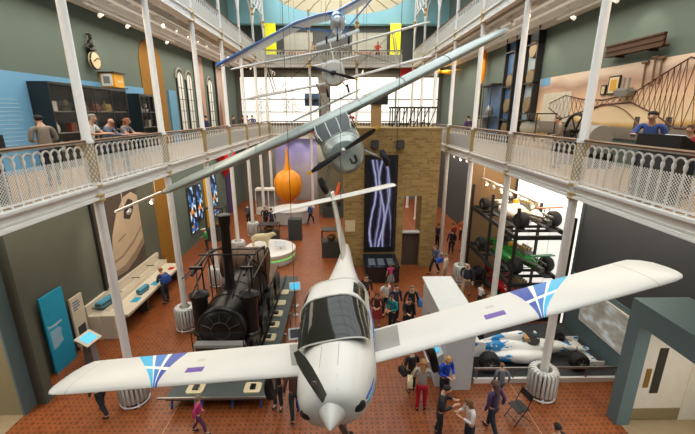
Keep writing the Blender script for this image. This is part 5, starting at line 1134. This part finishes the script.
t = thing('dark_display', 'dark tall display board behind the biplane on the far gallery', 'display', (-1.9, 35.6, DK)); MB().bb((0, 0, 0), (.95, .3, 4.2)).build('board', mat('display_brown', '#5c4f45', .7), t, False); MB().bb((.1, -.02, 1.6), (.85, 0, 3.6)).build('picture', mid_grey, t, False)
lamp_rail(-6, 34.2, 36.4, 12.1, 2, 'short white lamp rail above the left lit panel', (), 12.28); lamp_rail(2, 34.2, 36.4, 12.1, 2, 'short white lamp rail above the middle lit panel', (), 12.28)
for x, lb in ((-6.6, 'bright yellow panel at the left end of the far upper gallery'), (4.45, 'bright yellow panel at the right end of the far upper gallery')):
    o = MB().bb((0, 0, 0), (.95, .08, 3.4)).build('yellow_panel', bright_yellow, None, False); o.location = (x, 35.5, UD+.06); tag(o, lb, 'panel', 'yellow panels')
for x, w_, lb in ((-5.2, 2.7, 'pale mural on the dark wall of the far upper gallery, nearer the left yellow panel'), (1.1, 3.2, 'pale mural on the dark wall of the far upper gallery, nearer the right yellow panel')):
    t = thing('mural', lb, 'mural', (x, 36.85, 13.3)); MB().bb((0, 0, 0), (w_, .1, 2.3)).build('print', mat('print_grey', '#8f8f86', .7, var=.35, scale=1.3), t, False); MB().bb((.2, -.02, .2), (w_-.2, 0, .7)).build('figures_print', mat('figures_print', '#80685c', .7, var=.5, scale=3), t, False)
# ------------------------------------------------------------------ visitors
ST = ('down', 'down', 'stand', 0, 0); FR = ('front', 'front', 'part', 4, .02); WK = ('swing', 'down', 'walk', 3, 0); RL = ('rail', 'rail', 'stand', 12, .01); PH = ('phone', 'phone', 'part', 5, .03); RE = ('reach', 'down', 'part', 8, .02)
P = person
P('visitor in navy jacket with bright blue backpack facing the train bench', -8.15, 15.6, 0, 60, 1.75, FR, ('navygrey', '#39404a'), ('jean', '#26303f'), ('short', '#8a5a33'), extra='backpack')
P('child in a bright green top and pale cap by stained glass panels', -8.6, 22.4, 0, 100, 1.5, FR, ('green', '#2a9a45'), ('dark', '#23252b'), ('short', '#5a4330'), extra='cap')
P('small girl in pink top and grey skirt before the black display table', 2.5, 17.0, 0, 10, 1.25, RE, ('pink', '#c23a76'), ('greyskirt', '#7d7a78'), ('long', '#6b4a30'), True, 'short', True)
P('visitor in white shirt holding a red bag under the tower screen', 1.9, 14.3, 0, 200, 1.7, FR, ('white', '#d8d4ce'), ('dark', '#23252b'), ('short', '#4a3628'), False, 'short', False, ('bag', ('redbag', '#c01f28')))
P('visitor in dark coat nearest the cockpit edge below the tower', 1.1, 14.9, 0, 190, 1.68, ST, ('coat', '#3a2d28'), ('dark', '#23252b'), ('short', '#2c2019'))
P('woman in dark top and red skirt in the crowd below the tower', 1.45, 13.4, 0, 170, 1.62, FR, ('maroon', '#4a2a2c'), ('redskirt', '#8f2a2a'), ('long', '#4b2f22'), True, 'long', True)
P('woman in a teal top in the crowd below the tower', 2.05, 13.1, 0, 130, 1.66, FR, ('teal', '#12868c'), ('dark', '#23252b'), ('short', '#5a3524'), True)
P('visitor in navy jacket behind the one in black, near the grey counter', 2.25, 13.8, 0, 200, 1.74, ST, ('navy', '#27334f'), ('dark', '#23252b'), ('short', '#3a2a20'))
P('visitor in black coat reaching out beside the teal top', 2.6, 12.9, 0, 190, 1.68, RE, ('black', '#1f1e20'), ('dark', '#23252b'), ('short', '#33241b'))
P('visitor in black with a blue and white bag against the grey counter', 2.9, 13.7, 0, 180, 1.72, ST, ('black', '#1f1e20'), ('dark', '#23252b'), ('short', '#6b6258'), False, 'long', False, ('bag', ('bluebag2', '#2f7cc0')))
P('visitor with blue shoulder bag at the right corner of the brick tower', 5.1, 18.6, 0, 120, 1.72, WK, ('slate', '#545a66'), ('dark', '#23252b'), ('short', '#6a4a33'), False, 'short', False, ('bag', ('bluebag3', '#2a59b8')))
P('visitor in pale beige shirt beside the third right radiator', 5.35, 17.4, 0, 60, 1.65, ST, ('beige', '#c9b7a2'), ('khaki', '#a08f72'), ('short', '#8a7a66'))
P('bald visitor in navy shirt and khaki trousers walking beside the car rack', 5.95, 15.9, 0, 150, 1.8, WK, ('navyshirt', '#262c3e'), ('khaki', '#a08f72'), None)
P('child in white top standing next to the rack below the red car', 6.25, 14.9, 0, -70, 1.15, FR, ('white', '#d8d4ce'), ('dark', '#23252b'), ('short', '#5a3f2c'))
P('child in tan top beside the one in white by the rack', 6.35, 14.2, 0, -60, 1.1, FR, ('tan', '#a5835c'), ('jean', '#26303f'), ('short', '#7a5636'))
P('woman in patterned grey top and red trousers with a cream shoulder bag', 2.35, 9.0, 0, -10, 1.66, FR, ('pattern', '#9a9691'), ('redtrousers', '#b01526'), ('long', '#9a6f45'), True, 'long', False, ('bag', ('creambag', '#c9b690')))
P('blonde woman in bright blue jumper at the sloping screen desk', 3.12, 9.35, 0, 205, 1.62, FR, ('blue', '#1846b8'), ('dark', '#23252b'), ('long', '#b98f58'), True)
P('visitor in black carrying a dark bag beside the red trousers', 2.2, 9.75, 0, 20, 1.5, FR, ('black', '#1f1e20'), ('dark', '#23252b'), ('short', '#2a211b'), False, 'long', False, ('bag', ('blackbag', '#1c1b1d')))
P('dark-haired visitor in black jacket looking at something in their hands', 2.62, 8.0, 0, -110, 1.72, PH, ('jacket', '#2a2b31'), ('dark', '#23252b'), ('short', '#231a15'))
P('woman with long brown hair and white top at the bottom edge', 3.3, 7.6, 0, 95, 1.62, PH, ('white', '#d8d4ce'), ('jean', '#26303f'), ('long', '#6b4a2c'), True)
P('child in grey standing in front of the white racing car', 4.85, 9.35, 0, 0, 1.25, WK, ('grey', '#6c6f75'), ('greyt', '#5c5f66'), ('short', '#7a5c42'))
P('visitor in dark blue and purple standing left of the folding chair', 4.1, 8.1, 0, 30, 1.66, WK, ('purple', '#4b3a62'), ('jean', '#26303f'), ('long', '#5a3d33'), True)
P('dark-haired visitor whose head shows at the bottom edge by the radiator', 4.98, 6.75, 0, 20, 1.62, ST, ('black', '#1f1e20'), ('dark', '#23252b'), ('short', '#1d1714'))
P('visitor in dark grey walking under the left wing tip', -6.95, 8.95, 0, 70, 1.62, WK, ('dkgrey', '#4a443f'), ('dark', '#23252b'), ('short', '#3a2a20'))
P('child in pink walking in front of the locomotive platform', -3.9, 8.25, 0, -80, 1.25, WK, ('pink', '#c23a76'), ('plum', '#5a3550'), ('long', '#7a6a5c'), True)
P('visitor in brown beside the left main wheel of the white aircraft', -1.35, 8.75, 0, 15, 1.7, WK, ('brown', '#4c3833'), ('dark', '#23252b'), ('short', '#33261e'))
P('visitor in dark clothes behind the left main wheel of the white aircraft', -1.9, 9.1, 0, 160, 1.6, ST, ('coat', '#3a2d28'), ('dark', '#23252b'), ('short', '#33261e'))
far = [(6.9, 21.6, 'navyshirt', '#262c3e', 'visitor in navy among the crowd under the right gallery, nearest the tower'), (7.4, 22.8, 'redtop', '#a02a2c', 'visitor in red among the crowd under the right gallery'), (7.9, 21.9, 'tan', '#a5835c', 'visitor in tan among the crowd under the right gallery'), (6.3, 22.6, 'purple', '#4b3a62', 'visitor in purple among the crowd under the right gallery'), (8.2, 23.6, 'orangetop', '#d0662a', 'visitor in orange at the back of the crowd under the right gallery'),
       (-5.9, 27.6, 'black', '#1f1e20', 'visitor in black left of the curved grey counter'), (-6.0, 28.6, 'white', '#d8d4ce', 'visitor in white left of the curved grey counter'), (-6.9, 27.2, 'maroon', '#4a2a2c', 'visitor in maroon by the white barred cabinet'), (-2.4, 28.2, 'blue2', '#3a4f8a', 'visitor in blue right of the curved grey counter'), (-5.2, 26.6, 'navy', '#27334f', 'visitor in navy in front of the curved grey counter'), (-7.4, 28.4, 'slate', '#545a66', 'visitor in slate grey behind the maroon top near the barred cabinet')]
for k, (x, y, n_, c, lb) in enumerate(far): P(lb, x, y, 0, 40*k, 1.6+.03*(k % 5), (ST, FR, WK)[k % 3], (n_, c), ('dark', '#23252b'), ('short', ('#3a2a1e', '#6a4a33', '#231a15')[k % 3]))
# galleries
P('visitor in white shirt leaning on the left rail beside the nearest column', -6.85, 10.28, DK, -82, 1.8, RL, ('white', '#d8d4ce'), ('jean', '#26303f'), ('short', '#8c8378'), False, 'short')
P('bald visitor in grey-blue jumper leaning on the left rail', -6.85, 11.05, DK, -78, 1.7, RL, ('greyblue', '#5c6376'), ('jean', '#26303f'), None)
P('woman in grey top with auburn hair and glasses leaning on the left rail', -6.85, 11.95, DK, -85, 1.68, RL, ('greytop', '#77767a'), ('dark', '#23252b'), ('long', '#93552f'), True, 'short', False, 'glasses')
P('visitor in a pale coat and dark cap at the dark showcase behind the left rail', -7.3, 9.4, DK, 60, 1.76, FR, ('palecoat', '#857869'), ('dark', '#23252b'), ('short', '#1d1a1c'))
P('visitor in dark blue standing by the arched windows on the left gallery', -8.0, 22.8, DK, 90, 1.66, ST, ('navy', '#27334f'), ('dark', '#23252b'), ('short', '#231a15'))
for k, (x, y, n_, c, w_) in enumerate(((-7.4, 26.4, 'brown', '#4c3833', 'nearest'), (-6.9, 27.6, 'tan', '#a5835c', 'second'), (-7.3, 28.7, 'maroon', '#4a2a2c', 'third'), (-6.85, 29.8, 'blue2', '#3a4f8a', 'farthest'))): P(f'visitor in {("brown", "tan", "maroon", "blue")[k]}, {w_} of the group far along the left gallery', x, y, DK, -70+30*k, 1.68, RL if k % 2 else ST, (n_, c), ('dark', '#23252b'), ('short', '#4a3426'))
P('visitor with dark hair in blue shirt reading at the right lectern', 7.1, 8.5, DK, 130, 1.86, RE, ('blue2', '#3a4f8a'), ('jean', '#26303f'), ('short', '#1f1613'))
P('child in red with brown hair at the right lectern', 7.35, 7.7, DK, 100, 1.58, FR, ('redtop', '#a02a2c'), ('jean', '#26303f'), ('long', '#5a3a26'), True)
P('visitor in grey-brown looking at models near the end of the mural', 7.3, 12.4, DK, 60, 1.7, FR, ('taupe', '#7c6c5e'), ('dark', '#23252b'), ('short', '#5a4636'))
P('visitor in purple on the right gallery near the blue-lit showcase', 7.3, 21.6, DK, 20, 1.66, ST, ('purple', '#4b3a62'), ('dark', '#23252b'), ('short', '#3a2a20'))
P('visitor in bright orange-red at the rail of the far upper gallery', 3.2, 34.1, UD+.05, 180, 1.7, RL, ('orangered', '#d8431f'), ('dark', '#23252b'), ('short', '#2c2019'))
P('visitor in pale top at the rail of the far upper gallery', -2.35, 34.1, UD+.05, 180, 1.66, ST, ('beige', '#c9b7a2'), ('dark', '#23252b'), ('short', '#5a3f2c'))
# ------------------------------------------------------------------ light
w = bpy.data.worlds.new('sky'); scene.world = w; w.use_nodes = True
bg = w.node_tree.nodes['Background']; bg.inputs[0].default_value = (.93, .97, 1, 1); bg.inputs[1].default_value = 2.9
def area(nm, loc, sx, sy, power, col, rot=(0, 0, 0)):
    l = bpy.data.lights.new(nm, 'AREA'); l.shape = 'RECTANGLE'; l.size = sx; l.size_y = sy; l.energy = power; l.color = col
    o = bpy.data.objects.new(nm, l); COL.objects.link(o); o.location = loc; o.rotation_euler = rot; return o
WARM = (1, .87, .7)
for s, x in (('left', -8.1), ('right', 7.9)):
    area('ground_lamps_'+s, (x, 21, 6.4), 2.2, 26, 620, WARM)
    area('gallery_lamps_'+s, (x, 19, 11.95), 2.2, 28, 720, WARM); area('joist_fill_'+s, (x, 19, 11.93), 1.6, 28, 45, (1, .95, .88), (PI, 0, 0))  # upward area lights are added fill to brighten the joists, not real fittings
area('far_lamps', (0, 35.3, 6.3), 11, 2, 260, WARM); area('far_gallery_lamps', (0, 35.3, 12.2), 11, 2, 320, WARM)
area('far_upper_lamps', (0, 35, 16.1), 11, 2, 350, WARM)
def spot(loc, tgt, power, ang=50, col=WARM, r=.05):
    l = bpy.data.lights.new('spot_beam', 'SPOT'); l.energy = power; l.spot_size = R(ang); l.spot_blend = .7; l.color = col; l.shadow_soft_size = r
    o = bpy.data.objects.new('spot_beam', l); COL.objects.link(o); o.location = loc
    o.rotation_euler = (Vector(tgt)-Vector(loc)).to_track_quat('-Z', 'Y').to_euler(); return o
area('lobby_lamp', (9.2, 5.5, 3.6), 1.2, 2, 90, (1, .93, .82)); area('doorway_lamp', (-11.3, 6.5, 5.5), 1.5, 2, 120, WARM)
spot((8.6, 12.5, 12.2), (9.7, 12.6, 10.4), 60, 70); spot((8.7, 18.5, 12.2), (9.7, 18, 10.5), 50, 60)
spot((-8.7, 16, 12.2), (-9.85, 16.2, 10), 50, 60)
spot((-7.4, 13, 5.4), (-9.8, 15, 2.5), 160, 70)
spot((-4, 35, 6.2), (-4.2, 36.95, 4.6), 260, 60); spot((-2.6, 35, 6.2), (-2.4, 36.95, 4.6), 260, 60); spot((-5.6, 35, 6.2), (-5.9, 36.95, 4.6), 220, 60)
spot((7.2, 17, 6.2), (7.9, 16.4, 4.4), 220, 70); spot((7.0, 15, 6.2), (8, 15.2, 4.4), 160, 60)
# ------------------------------------------------------------------ camera
cd = bpy.data.cameras.new('camera'); co = bpy.data.objects.new('camera', cd); COL.objects.link(co); scene.camera = co
cd.sensor_fit = 'HORIZONTAL'; cd.sensor_width = 36; cd.lens = 368/695*36; cd.clip_end = 200
co.location = (0, 0, 8.5); co.rotation_euler = Euler((R(90-15.7), 0, R(-1.05)), 'XYZ')
vs = scene.view_settings; scene.display_settings.display_device = 'sRGB'; vs.view_transform = 'Standard'; vs.look = 'None'; vs.exposure = .25; vs.gamma = 1; vs.use_curve_mapping = False
cy = scene.cycles; cy.use_denoising = True; cy.max_bounces = 6; cy.diffuse_bounces = 4; cy.glossy_bounces = 3; cy.transparent_max_bounces = 6; cy.sample_clamp_indirect = 6; cy.caustics_reflective = False; cy.caustics_refractive = False
